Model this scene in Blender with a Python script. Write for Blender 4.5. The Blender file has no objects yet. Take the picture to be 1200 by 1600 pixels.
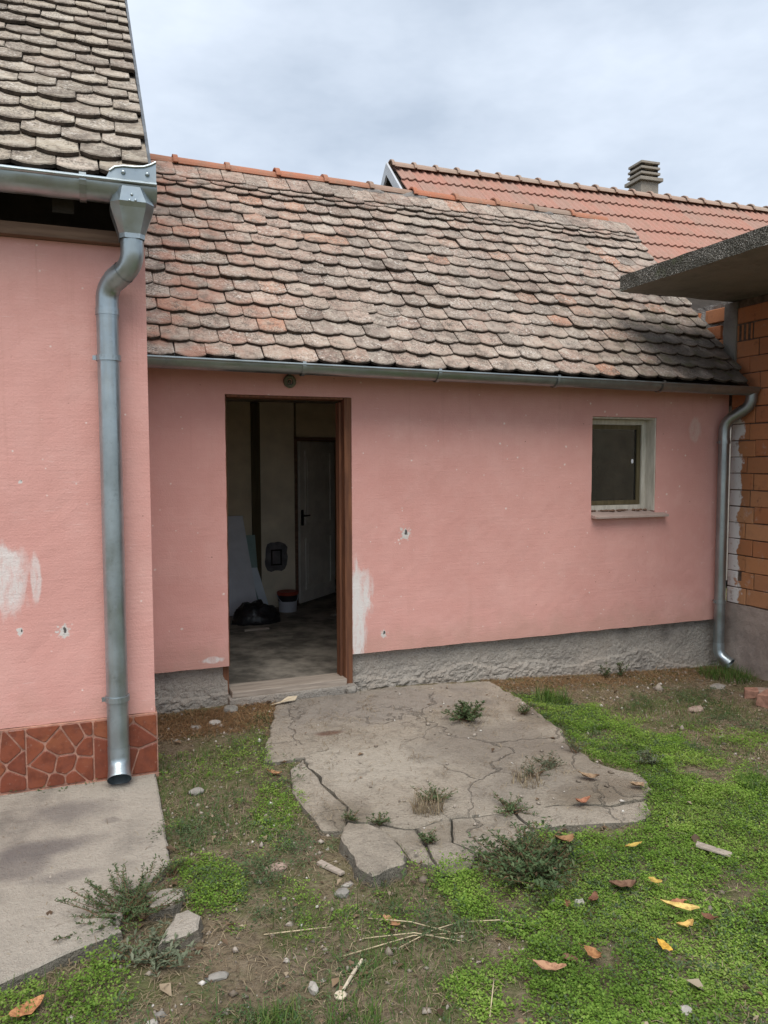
import bpy, bmesh, math, random
import numpy as np
from mathutils import Matrix, Vector, noise as mnoise
random.seed(7); rng = np.random.default_rng(11)
SC = bpy.context.scene
COL = SC.collection

# ------------------------------------------------------------------ camera, sky, sun, exposure
cam_d = bpy.data.cameras.new('camera'); cam = bpy.data.objects.new('camera', cam_d); COL.objects.link(cam)
cam_d.sensor_fit = 'VERTICAL'; cam_d.sensor_height = 32.0; cam_d.lens = 24.0
cam_d.clip_start = 0.05; cam_d.clip_end = 600
R = Matrix(((0.9335, 0.0262, -0.3579), (-0.3586, 0.0614, -0.9315), (-0.0025, 0.9978, 0.0667)))
cam.matrix_world = Matrix.Translation((0, -4.85, 1.56)) @ R.to_quaternion().to_matrix().to_4x4()
SC.camera = cam
SC.view_settings.view_transform = 'Standard'
SC.view_settings.look = 'None'
SC.view_settings.gamma = 1.0
SC.view_settings.use_curve_mapping = False
SC.view_settings.exposure = 1.1
SUN_EL, SUN_AZ = 62, 203          # high behind the camera, a little to the left, soft through cloud
W = bpy.data.worlds.new('World'); SC.world = W; W.use_nodes = True
nt = W.node_tree; nt.nodes.clear()
def wn(t, **k):
    n = nt.nodes.new(t)
    for a, b in k.items(): setattr(n, a, b)
    return n
o_ = wn('ShaderNodeOutputWorld'); bg = wn('ShaderNodeBackground'); bg.inputs['Strength'].default_value = 0.1
sky = wn('ShaderNodeTexSky', sky_type='NISHITA', sun_disc=False)
sky.sun_elevation = math.radians(SUN_EL); sky.sun_rotation = math.radians(SUN_AZ)
tc = wn('ShaderNodeTexCoord'); mp = wn('ShaderNodeMapping'); mp.inputs['Scale'].default_value = (1.0, 1.0, 2.4)
mp.inputs['Location'].default_value = (2.3, 0.4, 0.2)
n1 = wn('ShaderNodeTexNoise'); n1.inputs['Scale'].default_value = 1.7; n1.inputs['Detail'].default_value = 6; n1.inputs['Roughness'].default_value = 0.58
rp = wn('ShaderNodeValToRGB')
rp.color_ramp.elements[0].position = 0.33; rp.color_ramp.elements[0].color = (2.65, 3.05, 3.6, 1)
rp.color_ramp.elements[1].position = 0.68; rp.color_ramp.elements[1].color = (4.8, 5.2, 5.75, 1)
mx = wn('ShaderNodeMix', data_type='RGBA'); mx.inputs['Factor'].default_value = 0.88
lk = nt.links.new
lk(tc.outputs['Generated'], mp.inputs['Vector']); lk(mp.outputs[0], n1.inputs['Vector']); lk(n1.outputs['Fac'], rp.inputs[0])
lk(sky.outputs[0], mx.inputs['A']); lk(rp.outputs[0], mx.inputs['B']); lk(mx.outputs['Result'], bg.inputs['Color']); lk(bg.outputs[0], o_.inputs[0])
sun_d = bpy.data.lights.new('sun', 'SUN'); sun_d.energy = 1.5; sun_d.angle = math.radians(50); sun_d.color = (1.0, 0.95, 0.88)
sun = bpy.data.objects.new('sun', sun_d); COL.objects.link(sun)
# direction towards the sun: behind the camera (-Y), slightly left
az = math.radians(SUN_AZ - 180); el = math.radians(SUN_EL)
sdir = Vector((-math.sin(az) * math.cos(el), -math.cos(az) * math.cos(el), math.sin(el)))
sun.rotation_euler = (-sdir).to_track_quat('-Z', 'Y').to_euler()

# ------------------------------------------------------------------ object helpers
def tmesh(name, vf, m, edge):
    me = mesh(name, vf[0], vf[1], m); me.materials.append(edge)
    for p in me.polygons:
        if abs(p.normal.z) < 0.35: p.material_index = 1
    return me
def mesh(name, verts, faces, m=None, smooth=False):
    me = bpy.data.meshes.new(name); me.from_pydata([tuple(v) for v in verts], [], faces)
    if m: me.materials.append(m)
    if smooth: me.polygons.foreach_set('use_smooth', [True] * len(me.polygons))
    me.update(); return me
def link(name, me, parent=None, mw=None):
    """geometry is given in world metres; mw is an optional own transform"""
    o = bpy.data.objects.new(name, me); COL.objects.link(o)
    if parent is not None:
        o.parent = parent
        if parent.type == 'EMPTY': o.matrix_parent_inverse = Matrix.Translation(-parent.location)
    if mw is not None: o.matrix_basis = mw
    return o
def thing(name, loc, label, cat, group=None):
    o = bpy.data.objects.new(name, None); COL.objects.link(o); o.location = loc; o.empty_display_size = 0.1
    return tag(o, label, cat, group)
def tag(o, label, cat, group=None):
    o['label'] = label; o['category'] = cat
    if group: o['group'] = group
    return o
def recenter(o):
    """move a single-mesh thing's origin to its base"""
    me = o.data; n = len(me.vertices); a = np.empty(n * 3); me.vertices.foreach_get('co', a); a = a.reshape(-1, 3)
    c = a.mean(0); c[2] = a[:, 2].min(); me.vertices.foreach_set('co', (a - c).ravel()); o.location = c; me.update(); return o
class MB:
    def __init__(s): s.v = []; s.f = []
    def add(s, v, f):
        k = len(s.v); s.v += [tuple(p) for p in v]; s.f += [tuple(i + k for i in q) for q in f]; return s
    def box(s, x0, x1, y0, y1, z0, z1, M=None, j=0):
        v = [Vector((x, y, z)) + Vector((random.uniform(-j, j), random.uniform(-j, j), random.uniform(-j, j))) for z in (z0, z1) for y in (y0, y1) for x in (x0, x1)]
        if M: v = [M @ p for p in v]
        return s.add(v, [(0, 2, 3, 1), (4, 5, 7, 6), (0, 1, 5, 4), (2, 6, 7, 3), (0, 4, 6, 2), (1, 3, 7, 5)])
    def tube(s, path, r, seg=18, caps=False, thick=0.0):
        P = [Vector(p) for p in path]; n = len(P); rr = r if isinstance(r, (list, tuple)) else [r] * n
        T = [(P[min(i + 1, n - 1)] - P[max(i - 1, 0)]).normalized() for i in range(n)]
        ref = T[0].orthogonal().normalized(); rings = []; k = 0; V = []
        for i in range(n):
            ref = (ref - T[i] * ref.dot(T[i])).normalized(); b = T[i].cross(ref)
            for q in range(seg):
                a = 2 * math.pi * q / seg; V.append(P[i] + (ref * math.cos(a) + b * math.sin(a)) * rr[i])
        F = [(i * seg + q, i * seg + (q + 1) % seg, (i + 1) * seg + (q + 1) % seg, (i + 1) * seg + q) for i in range(n - 1) for q in range(seg)]
        if caps: F += [tuple(range(seg))[::-1], tuple((n - 1) * seg + q for q in range(seg))]
        return s.add(V, F)
    def prism(s, poly, d):
        """poly: 3-D points, d: extrusion vector"""
        n = len(poly); d = Vector(d); v = [Vector(p) for p in poly] + [Vector(p) + d for p in poly]
        return s.add(v, [tuple(range(n))[::-1], tuple(range(n, 2 * n))] + [(i, (i + 1) % n, n + (i + 1) % n, n + i) for i in range(n)])
    def ball(s, c, r, sc=(1, 1, 1), seg=10, rings=6):
        c = Vector(c); V = []; F = []
        for i in range(rings + 1):
            t = math.pi * i / rings
            for q in range(seg):
                a = 2 * math.pi * q / seg
                V.append(c + Vector((math.sin(t) * math.cos(a) * sc[0], math.sin(t) * math.sin(a) * sc[1], math.cos(t) * sc[2])) * r)
        for i in range(rings):
            for q in range(seg): F.append((i * seg + q, (i + 1) * seg + q, (i + 1) * seg + (q + 1) % seg, i * seg + (q + 1) % seg))
        return s.add(V, F)
    def build(s, name, m, parent=None, smooth=False, bevel=0, mw=None, autos=False):
        me = mesh(name, s.v, s.f, m, smooth)
        if bevel or autos:
            bm = bmesh.new(); bm.from_mesh(me); bmesh.ops.remove_doubles(bm, verts=bm.verts, dist=1e-5)
            bmesh.ops.recalc_face_normals(bm, faces=bm.faces)
            if bevel: bmesh.ops.bevel(bm, geom=[e for e in bm.edges if len(e.link_faces) == 2 and e.calc_face_angle(0) > 0.5], offset=bevel, segments=2, affect='EDGES', profile=0.6)
            bm.to_mesh(me); bm.free()
        return link(name, me, parent, mw)
def arc_path(pts, rad=0.08, n=7):
    """round the corners of a polyline"""
    P = [Vector(p) for p in pts]; out = [P[0]]
    for i in range(1, len(P) - 1):
        a = (P[i - 1] - P[i]); b = (P[i + 1] - P[i]); r = min(rad, a.length * 0.48, b.length * 0.48)
        p0 = P[i] + a.normalized() * r; p2 = P[i] + b.normalized() * r
        for k in range(n + 1):
            t = k / n; out.append(p0 * (1 - t) ** 2 + P[i] * 2 * t * (1 - t) + p2 * t * t)
    out.append(P[-1]); return out

# ------------------------------------------------------------------ material helpers
class NT:
    def __init__(s, name):
        s.m = bpy.data.materials.new(name); s.m.use_nodes = True; s.t = s.m.node_tree
        s.b = s.t.nodes['Principled BSDF']; s.out = s.t.nodes['Material Output']
        s.b.inputs['Roughness'].default_value = 0.85; s.b.inputs['Specular IOR Level'].default_value = 0.3
        s.geo = s.n('ShaderNodeNewGeometry'); s.pos = s.geo.outputs['Position']
    def n(s, t, **k):
        q = s.t.nodes.new(t)
        for a, b in k.items(): setattr(q, a, b)
        return q
    def set(s, sock, v):
        if isinstance(v, bpy.types.NodeSocket): s.t.links.new(v, sock)
        elif isinstance(v, (tuple, list)) and len(v) == 3 and sock.type == 'RGBA': sock.default_value = (*v, 1)
        else: sock.default_value = v
    def noise(s, scale, detail=4, rough=0.55, vec=None, dist=0.0):
        q = s.n('ShaderNodeTexNoise'); q.inputs['Scale'].default_value = scale; q.inputs['Detail'].default_value = detail
        q.inputs['Roughness'].default_value = rough; q.inputs['Distortion'].default_value = dist
        s.t.links.new(vec or s.pos, q.inputs['Vector']); return q.outputs['Fac']
    def vor(s, scale, feature='F1', vec=None, out='Distance', rnd=1.0):
        q = s.n('ShaderNodeTexVoronoi', feature=feature); q.inputs['Scale'].default_value = scale; q.inputs['Randomness'].default_value = rnd
        s.t.links.new(vec or s.pos, q.inputs['Vector']); return q.outputs[out]
    def map(s, scale=(1, 1, 1), loc=(0, 0, 0), vec=None):
        q = s.n('ShaderNodeMapping'); q.inputs['Scale'].default_value = scale; q.inputs['Location'].default_value = loc
        s.t.links.new(vec or s.pos, q.inputs['Vector']); return q.outputs[0]
    def math(s, op, a, b=0.0, clamp=False):
        q = s.n('ShaderNodeMath', operation=op, use_clamp=clamp); s.set(q.inputs[0], a); s.set(q.inputs[1], b); return q.outputs[0]
    def step(s, v, a, b, lo=0.0, hi=1.0):
        q = s.n('ShaderNodeMapRange', interpolation_type='SMOOTHSTEP'); s.set(q.inputs['Value'], v)
        q.inputs['From Min'].default_value = a; q.inputs['From Max'].default_value = b; q.inputs['To Min'].default_value = lo; q.inputs['To Max'].default_value = hi
        return q.outputs[0]
    def mix(s, f, a, b, mode='MIX'):
        q = s.n('ShaderNodeMix', data_type='RGBA', blend_type=mode); s.set(q.inputs['Factor'], f); s.set(q.inputs['A'], a); s.set(q.inputs['B'], b); return q.outputs['Result']
    def ramp(s, v, *stops):
        q = s.n('ShaderNodeValToRGB'); e = q.color_ramp.elements
        while len(e) < len(stops): e.new(0.5)
        for i, (p, c) in enumerate(stops): e[i].position = p; e[i].color = (*c, 1)
        s.set(q.inputs[0], v); return q.outputs[0]
    def xyz(s, vec=None):
        q = s.n('ShaderNodeSeparateXYZ'); s.t.links.new(vec or s.pos, q.inputs[0]); return q.outputs
    def bump(s, h, dist=0.01, strength=0.6):
        q = s.n('ShaderNodeBump'); q.inputs['Strength'].default_value = strength; q.inputs['Distance'].default_value = dist
        s.set(q.inputs['Height'], h); s.t.links.new(q.outputs[0], s.b.inputs['Normal']); return s
    def rand(s, attr=None):
        if attr: return s.n('ShaderNodeAttribute', attribute_name=attr).outputs['Fac']
        return s.n('ShaderNodeObjectInfo').outputs['Random']
    def col(s, c): s.set(s.b.inputs['Base Color'], c); return s
    def rough(s, v): s.set(s.b.inputs['Roughness'], v); return s
    def metal(s, v): s.b.inputs['Metallic'].default_value = v; return s
    def spec(s, v): s.b.inputs['Specular IOR Level'].default_value = v; return s
def blob(m, cx, cz, rx, rz, warp, amp=1.5):
    """irregular patch centred at (cx, cz) on an upright wall"""
    x, y, z = m.xyz()
    a = m.math('DIVIDE', m.math('SUBTRACT', x, cx), rx); b = m.math('DIVIDE', m.math('SUBTRACT', z, cz), rz)
    d = m.math('SQRT', m.math('ADD', m.math('MULTIPLY', a, a), m.math('MULTIPLY', b, b)))
    return m.step(m.math('ADD', d, m.math('MULTIPLY', m.math('SUBTRACT', warp, 0.5), amp)), 0.95, 0.6)
def pink(name, blobs, holes):
    m = NT(name)
    big = m.noise(1.1, 3); mid = m.noise(6, 5, 0.6); streak = m.noise(1, 4, 0.6, vec=m.map((5, 5, 60)))
    c = m.ramp(big, (0.3, (0.62, 0.312, 0.270)), (0.7, (0.68, 0.358, 0.312)))
    c = m.mix(m.step(mid, 0.35, 0.75, 0, 0.22), c, (0.76, 0.46, 0.41))
    drip = m.noise(1, 4, 0.6, vec=m.map((9, 9, 0.8)))
    c = m.mix(m.step(drip, 0.55, 0.8, 0, 0.18), c, (0.48, 0.25, 0.20))
    x, y, z = m.xyz(); bot = m.step(m.math('ADD', z, m.math('MULTIPLY', m.noise(5, 5, 0.65), -0.45)), 0.26, 0.02)
    c = m.mix(m.math('MULTIPLY', bot, 0.45), c, (0.44, 0.27, 0.21))
    run = m.noise(1, 5, 0.65, vec=m.map((30, 30, 0.7), (4, 2, 0))); c = m.mix(m.math('MULTIPLY', m.step(run, 0.56, 0.72), m.step(z, 1.0, 2.3, 0.03, 0.22)), c, (0.40, 0.20, 0.15))
    c = m.mix(m.step(m.noise(2.2, 5, 0.7, vec=m.map(loc=(9, 4, 4))), 0.5, 0.72, 0, 0.22), c, (0.78, 0.49, 0.43))
    scr = m.noise(1, 4, 0.7, vec=m.map((9, 9, 150), (2, 2, 2))); c = m.mix(m.math('MULTIPLY', m.step(scr, 0.62, 0.70), m.step(m.noise(3, 2), 0.5, 0.6, 0, 0.5)), c, (0.82, 0.62, 0.57))
    # tiny paint flecks
    fl = m.vor(22, vec=m.map((1, 1, 1.0))); keep = m.noise(2.3, 2); pick = m.vor(22, out='Color')
    px = m.xyz(pick)[0]
    f = m.math('MULTIPLY', m.step(fl, 0.13, 0.07), m.math('MULTIPLY', m.step(px, 0.66, 0.72), m.step(keep, 0.42, 0.56)))
    fl2 = m.vor(9, vec=m.map((1, 1, 1.0))); px2 = m.xyz(m.vor(9, out='Color'))[1]
    wob = m.noise(90, 3)
    f2 = m.math('MULTIPLY', m.step(m.math('ADD', fl2, m.math('MULTIPLY', wob, 0.1)), 0.135, 0.105), m.step(px2, 0.82, 0.86))
    c = m.mix(m.math('MULTIPLY', m.math('MAXIMUM', f, f2), 0.8), c, (0.80, 0.66, 0.60))
    # dark specks
    dk = m.vor(15, vec=m.map((1, 1, 1), (3.3, 1.2, 0.7))); pd = m.xyz(m.vor(15, out='Color', vec=m.map((1, 1, 1), (3.3, 1.2, 0.7))))[2]
    c = m.mix(m.math('MULTIPLY', m.step(dk, 0.07, 0.04), m.step(pd, 0.84, 0.88)), c, (0.25, 0.13, 0.10))
    warp = m.noise(1, 6, 0.65, vec=m.map((22, 22, 7))); fine = m.noise(45, 4)
    for (cx, cz, rx, rz, colr, amt) in blobs:
        b = blob(m, cx, cz, rx, rz, warp); c = m.mix(m.math('MULTIPLY', b, m.math('MULTIPLY', m.step(warp, 0.30, 0.56, amt * 0.3, amt), m.step(m.noise(1, 5, 0.7, vec=m.map((60, 60, 14), (1, 5, 2))), 0.3, 0.5, 0.55, 1.0))), c, colr)
    hmask = None
    for (cx, cz, r) in holes:
        b = blob(m, cx, cz, r * 1.2, r * 1.3, fine, 3.2); c = m.mix(b, c, (0.62, 0.58, 0.54))
        b2 = blob(m, cx + r * 0.2, cz + r * 0.25, r * 0.32, r * 0.6, fine, 3.0); c = m.mix(b2, c, (0.10, 0.09, 0.085))
        hmask = b2 if hmask is None else m.math('MAXIMUM', hmask, b2)
    m.col(c).rough(0.9)
    h = m.math('ADD', m.math('MULTIPLY', streak, 0.45), m.math('ADD', m.math('MULTIPLY', m.noise(120, 3), 0.5), m.math('MULTIPLY', m.noise(18, 3), 0.5)))
    if hmask is not None: h = m.math('SUBTRACT', h, m.math('MULTIPLY', hmask, 1.5))
    return m.bump(h, 0.006, 0.55).m
WHITE = (0.72, 0.69, 0.66)
M_pink_house = pink('pink_plaster_house', [(-0.36, 1.03, 0.10, 0.20, WHITE, 0.85), (-0.24, 1.02, 0.03, 0.14, WHITE, 0.7), (-0.42, 1.13, 0.09, 0.07, WHITE, 0.5)], [(-0.13, 0.76, 0.026), (-0.31, 0.775, 0.015), (-0.29, 1.47, 0.008)])
M_pink_annex = pink('pink_plaster_annex', [(1.70, 0.66, 0.10, 0.20, WHITE, 0.95), (1.68, 0.40, 0.06, 0.26, WHITE, 0.95), (1.66, 0.55, 0.035, 0.45, WHITE, 0.95), (0.70, 0.305, 0.09, 0.025, WHITE, 0.8), (4.52, 1.80, 0.07, 0.12, (0.72, 0.58, 0.52), 0.6)], [(2.02, 1.06, 0.036), (1.86, 0.375, 0.025)])
def concrete(name, base=(0.30, 0.28, 0.25), dark=(0.10, 0.095, 0.085), warm=(0.36, 0.31, 0.25), bumpd=0.012, stains=(), agg=0.5, cracks=0):
    m = NT(name); a = m.noise(1.6, 5, 0.6); b = m.noise(9, 6, 0.65); g = m.noise(70, 4, 0.7)
    c = m.ramp(a, (0.32, dark), (0.46, base), (0.72, warm))
    c = m.mix(m.step(b, 0.35, 0.7, 0, 0.55), c, tuple(x * 1.22 for x in base))
    c = m.mix(m.step(g, 0.30, 0.5, agg, 0), c, tuple(x * 0.62 for x in base))
    c = m.mix(m.step(m.vor(130), 0.18, 0.08, 0, agg), c, tuple(min(1, x * 1.75) for x in base))
    c = m.mix(m.step(m.noise(5, 5, 0.7, vec=m.map(loc=(7, 3, 1))), 0.56, 0.72, 0, 0.45), c, dark)
    w = m.noise(4, 5, 0.6); x, y, z = m.xyz()
    for (cx, cy, rx, ry, colr, amt) in stains:
        p = m.math('DIVIDE', m.math('SUBTRACT', x, cx), rx); q = m.math('DIVIDE', m.math('SUBTRACT', y, cy), ry)
        d = m.math('SQRT', m.math('ADD', m.math('MULTIPLY', p, p), m.math('MULTIPLY', q, q)))
        s = m.step(m.math('ADD', d, m.math('MULTIPLY', m.math('SUBTRACT', w, 0.5), 1.6)), 1.15, 0.4, 0, amt); c = m.mix(s, c, colr)
    h = m.math('ADD', m.math('MULTIPLY', b, 0.8), m.math('ADD', m.math('MULTIPLY', g, 0.6), m.math('ADD', m.math('MULTIPLY', m.noise(220, 2), 0.25), m.math('MULTIPLY', m.noise(24, 5, 0.7), 0.7))))
    if cracks:
        q = m.n('ShaderNodeMix', data_type='VECTOR'); q.inputs['Factor'].default_value = 0.22; nz = m.n('ShaderNodeTexNoise'); nz.inputs['Scale'].default_value = 5; nz.inputs['Detail'].default_value = 6
        m.t.links.new(m.pos, nz.inputs['Vector']); m.t.links.new(m.pos, q.inputs['A']); m.t.links.new(nz.outputs['Color'], q.inputs['B'])
        e = m.vor(cracks, 'DISTANCE_TO_EDGE', vec=q.outputs['Result']); k = m.math('MULTIPLY', m.step(e, 0.008, 0.002), m.step(m.noise(1.7, 3, vec=m.map(loc=(3, 8, 1))), 0.46, 0.60))
        c = m.mix(m.math('MULTIPLY', k, 0.38), c, (0.10, 0.088, 0.07)); h = m.math('SUBTRACT', h, m.math('MULTIPLY', k, 1.2))
        c = m.mix(m.step(m.noise(13, 6, 0.75, vec=m.map(loc=(2, 6, 0))), 0.5, 0.66, 0, 0.5), c, dark)
    m.col(c).rough(0.92)
    return m.bump(h, bumpd, 0.85).m
DK = (0.12, 0.105, 0.10)
M_pad = concrete('worn_concrete_pad', (0.345, 0.30, 0.24), (0.19, 0.165, 0.132), (0.40, 0.345, 0.275), 0.03, [(1.35, -1.25, 0.5, 0.32, (0.47, 0.42, 0.345), 0.7), (2.15, -1.95, 0.35, 0.16, (0.16, 0.125, 0.085), 0.75), (1.0, -1.75, 0.14, 0.2, (0.16, 0.13, 0.09), 0.6), (2.45, -0.9, 0.12, 0.3, (0.16, 0.125, 0.085), 0.6), (1.3, -2.05, 0.22, 0.12, (0.20, 0.165, 0.12), 0.5), (1.9, -1.75, 0.4, 0.2, (0.24, 0.21, 0.175), 0.5), (2.3, -1.6, 0.25, 0.4, (0.26, 0.215, 0.165), 0.6), (1.7, -0.35, 0.9, 0.40, (0.27, 0.245, 0.22), 0.6), (1.25, -0.75, 0.10, 0.04, (0.12, 0.05, 0.03), 0.8), (2.0, -1.2, 0.5, 0.4, (0.17, 0.145, 0.12), 0.5)], 0.75, 1.7)
M_slab = concrete('stained_concrete_slab', (0.335, 0.30, 0.25), (0.19, 0.17, 0.145), (0.385, 0.345, 0.29), 0.02, [(-0.13, -1.30, 0.20, 0.13, DK, 0.6), (-0.2, -1.62, 0.22, 0.10, DK, 0.75), (-0.30, -1.72, 0.16, 0.12, DK, 0.6), (-0.12, -1.86, 0.1, 0.05, DK, 0.45), (0.05, -1.45, 0.04, 0.03, DK, 0.4), (0.1, -1.06, 0.09, 0.05, DK, 0.55)], 0.45)
M_plinth = concrete('crumbling_plinth_render', (0.36, 0.33, 0.29), (0.20, 0.18, 0.16), (0.42, 0.355, 0.295), 0.03, (), 0.8)
m = NT('washed_aggregate_concrete'); v1 = m.vor(95); pc = m.xyz(m.vor(95, out='Color'))[0]
c = m.ramp(pc, (0.0, (0.12, 0.115, 0.10)), (0.45, (0.20, 0.19, 0.165)), (0.75, (0.27, 0.255, 0.22)), (1.0, (0.38, 0.36, 0.32)))
c = m.mix(m.step(v1, 0.35, 0.6), c, (0.07, 0.066, 0.055)); c = m.mix(m.step(m.noise(4, 6, 0.7), 0.42, 0.62, 0, 0.7), c, (0.05, 0.048, 0.036)); c = m.mix(m.step(m.noise(7, 4), 0.58, 0.7, 0, 0.4), c, (0.09, 0.11, 0.05))
m.col(c).rough(0.95).bump(m.math('SUBTRACT', 1.0, v1), 0.012, 0.9); M_canopy = m.m
M_soffit = concrete('bare_concrete_soffit', (0.20, 0.18, 0.16), (0.12, 0.105, 0.095), (0.24, 0.20, 0.17), 0.004, (), 0.2)
M_mortar = concrete('rough_mortar', (0.22, 0.205, 0.19), (0.09, 0.085, 0.08), (0.25, 0.22, 0.19), 0.015, (), 0.5)
def tile_mat(name, cols, attr=None, lichen=0.5, moss=0.0):
    m = NT(name); r = m.rand(attr)
    tcn = m.n('ShaderNodeTexCoord').outputs['Object']
    c = m.ramp(r, *cols); r2 = m.math('FRACT', m.math('MULTIPLY', r, 41.7)); c = m.mix(m.step(r2, 0.62, 0.95, 0, 0.5), c, (0.13, 0.105, 0.09)); c = m.mix(m.step(r2, 0.22, 0.0, 0, 0.5), c, (0.50, 0.42, 0.35))
    big = m.noise(1.3, 3); c = m.mix(m.step(big, 0.4, 0.7, 0, 0.4), c, (0.33, 0.265, 0.22))
    mid = m.noise(22, 5, 0.65); c = m.mix(m.step(mid, 0.42, 0.66, 0, lichen), c, (0.44, 0.40, 0.33)); blot = m.noise(13, 6, 0.7, vec=m.map(loc=(6, 1, 8))); c = m.mix(m.step(blot, 0.50, 0.62, 0, 0.62), c, (0.13, 0.105, 0.085)); c = m.mix(m.step(blot, 0.46, 0.36, 0, 0.45), c, (0.52, 0.46, 0.38))
    spk = m.noise(95, 4, 0.7)
    patch = m.noise(7, 3); c = m.mix(m.math('MULTIPLY', m.step(spk, 0.46, 0.60), m.step(patch, 0.40, 0.60, 0.2, 0.9)), c, (0.095, 0.08, 0.068))
    wh = m.noise(60, 4, 0.7, vec=m.map(loc=(4, 9, 2))); c = m.mix(m.math('MULTIPLY', m.step(wh, 0.53, 0.63), m.step(m.noise(5, 3, vec=m.map(loc=(1, 7, 3))), 0.42, 0.62, 0.1, 0.85)), c, (0.58, 0.53, 0.47))
    ob = m.xyz(tcn); c = m.mix(m.step(ob[1], 0.045, 0.0, 0, 0.35), c, (0.15, 0.12, 0.10))  # lower rim darker: grime and the shadow between rows put into colour
    if moss:
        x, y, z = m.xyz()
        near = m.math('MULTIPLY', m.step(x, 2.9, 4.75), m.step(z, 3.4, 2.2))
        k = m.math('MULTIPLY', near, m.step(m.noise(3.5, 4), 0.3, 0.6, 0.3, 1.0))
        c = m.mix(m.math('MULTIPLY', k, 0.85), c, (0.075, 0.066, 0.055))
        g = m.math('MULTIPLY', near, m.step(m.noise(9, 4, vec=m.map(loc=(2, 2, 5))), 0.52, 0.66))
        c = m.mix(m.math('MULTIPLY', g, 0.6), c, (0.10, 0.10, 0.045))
    if moss:                                                         # the sheltered corner keeps more of its fired orange
        x, y, z = m.xyz(); k = m.math('MULTIPLY', m.step(x, 1.6, 0.3), m.step(m.noise(6, 3, vec=m.map(loc=(8, 2, 2))), 0.42, 0.62)); c = m.mix(m.math('MULTIPLY', k, 0.55), c, (0.43, 0.215, 0.15))
    m.col(c).rough(0.95).spec(0.15)
    h = m.math('ADD', m.math('MULTIPLY', mid, 0.7), m.math('MULTIPLY', spk, 0.5))
    return m.bump(h, 0.006, 0.7).m
ANX = [(0.0, (0.339, 0.232, 0.186)), (0.22, (0.407, 0.305, 0.243)), (0.42, (0.282, 0.226, 0.190)), (0.62, (0.418, 0.322, 0.260)), (0.82, (0.373, 0.254, 0.203)), (0.94, (0.429, 0.266, 0.192)), (0.975, (0.452, 0.226, 0.147)), (1.0, (0.508, 0.418, 0.350))]
HSE = [(0.0, (0.305, 0.249, 0.192)), (0.25, (0.429, 0.367, 0.282)), (0.45, (0.215, 0.169, 0.136)), (0.65, (0.497, 0.429, 0.339)), (0.82, (0.282, 0.215, 0.164)), (0.93, (0.565, 0.508, 0.418)), (1.0, (0.373, 0.260, 0.203))]
M_tile_annex = tile_mat('weathered_clay_tile', ANX, None, 0.45, 1.0)
M_tile_annex_far = tile_mat('weathered_clay_tile_far', ANX, 'rnd', 0.45, 1.0)
M_tile_house = tile_mat('lichened_clay_tile', HSE, None, 0.6)
def terracotta(name, a, b, dirt=0.4):
    m = NT(name); c = m.mix(m.rand(), a, b); c = m.mix(m.step(m.noise(9, 4), 0.45, 0.75, 0, dirt), c, (0.24, 0.17, 0.12))
    c = m.mix(m.step(m.noise(50, 4, 0.7), 0.56, 0.7, 0, 0.5), c, (0.42, 0.34, 0.27))
    return m.col(c).rough(0.85).bump(m.noise(40, 4), 0.006, 0.5).m
M_ridge = terracotta('orange_ridge_clay', (0.42, 0.155, 0.085), (0.36, 0.19, 0.125), 0.55)
M_ridge_old = terracotta('grey_ridge_clay', (0.30, 0.22, 0.17), (0.36, 0.20, 0.14), 0.7)
M_rear_ridge = terracotta('mortared_ridge_clay', (0.38, 0.26, 0.20), (0.36, 0.28, 0.22), 0.3)
M_rear_tile = terracotta('red_interlocking_clay', (0.40, 0.20, 0.15), (0.35, 0.215, 0.17), 0.45)
def zinc(name, base=(0.345, 0.395, 0.415)):
    m = NT(name); c = m.mix(m.step(m.noise(5, 5, 0.6), 0.35, 0.7), base, tuple(x * 1.25 for x in base))
    c = m.mix(m.step(m.noise(30, 4, 0.7), 0.55, 0.75, 0, 0.4), c, tuple(x * 0.62 for x in base))
    c = m.mix(m.step(m.noise(1, 4, vec=m.map((14, 14, 1.2))), 0.56, 0.75, 0, 0.4), c, (0.30, 0.29, 0.26))
    return m.col(c).metal(0.88).rough(m.step(m.noise(9, 4), 0.3, 0.7, 0.28, 0.48)).bump(m.noise(12, 2), 0.003, 0.15).m
M_zinc = zinc('galvanised_sheet'); M_zinc_d = zinc('dull_galvanised_sheet', (0.27, 0.30, 0.305))
def plain(name, c, rough=0.8, var=0.25, scale=8, metal=0.0, bump=0.004, spec=0.3):
    m = NT(name); k = m.mix(m.step(m.noise(scale, 5, 0.6), 0.3, 0.7), tuple(x * (1 - var) for x in c), tuple(min(1, x * (1 + var)) for x in c))
    return m.col(k).rough(rough).metal(metal).spec(spec).bump(m.noise(scale * 5, 3), bump, 0.4).m
def wood(name, a, b, vec=(40, 40, 3), paint=None):
    m = NT(name); g = m.noise(1, 5, 0.6, vec=m.map(vec)); c = m.mix(m.step(g, 0.3, 0.7), a, b)
    if paint: c = m.mix(m.step(m.noise(1, 5, 0.7, vec=m.map((20, 20, 5), (3, 1, 0))), 0.42, 0.52), c, paint)
    return m.col(c).rough(0.75).bump(g, 0.004, 0.5).m
M_door_wood = wood('brown_varnished_wood', (0.10, 0.042, 0.024), (0.20, 0.085, 0.042), (40, 40, 3), None)
M_grey_wood = wood('weathered_grey_wood', (0.24, 0.20, 0.165), (0.40, 0.34, 0.28), (4, 60, 60))
M_beam = wood('old_brown_beam', (0.13, 0.075, 0.05), (0.22, 0.135, 0.09), (3, 40, 40))
M_dark_wood = plain('dark_eave_boards', (0.035, 0.028, 0.022), 0.9)  # dark boards; also stands for shade at the eaves and behind the window
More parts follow.
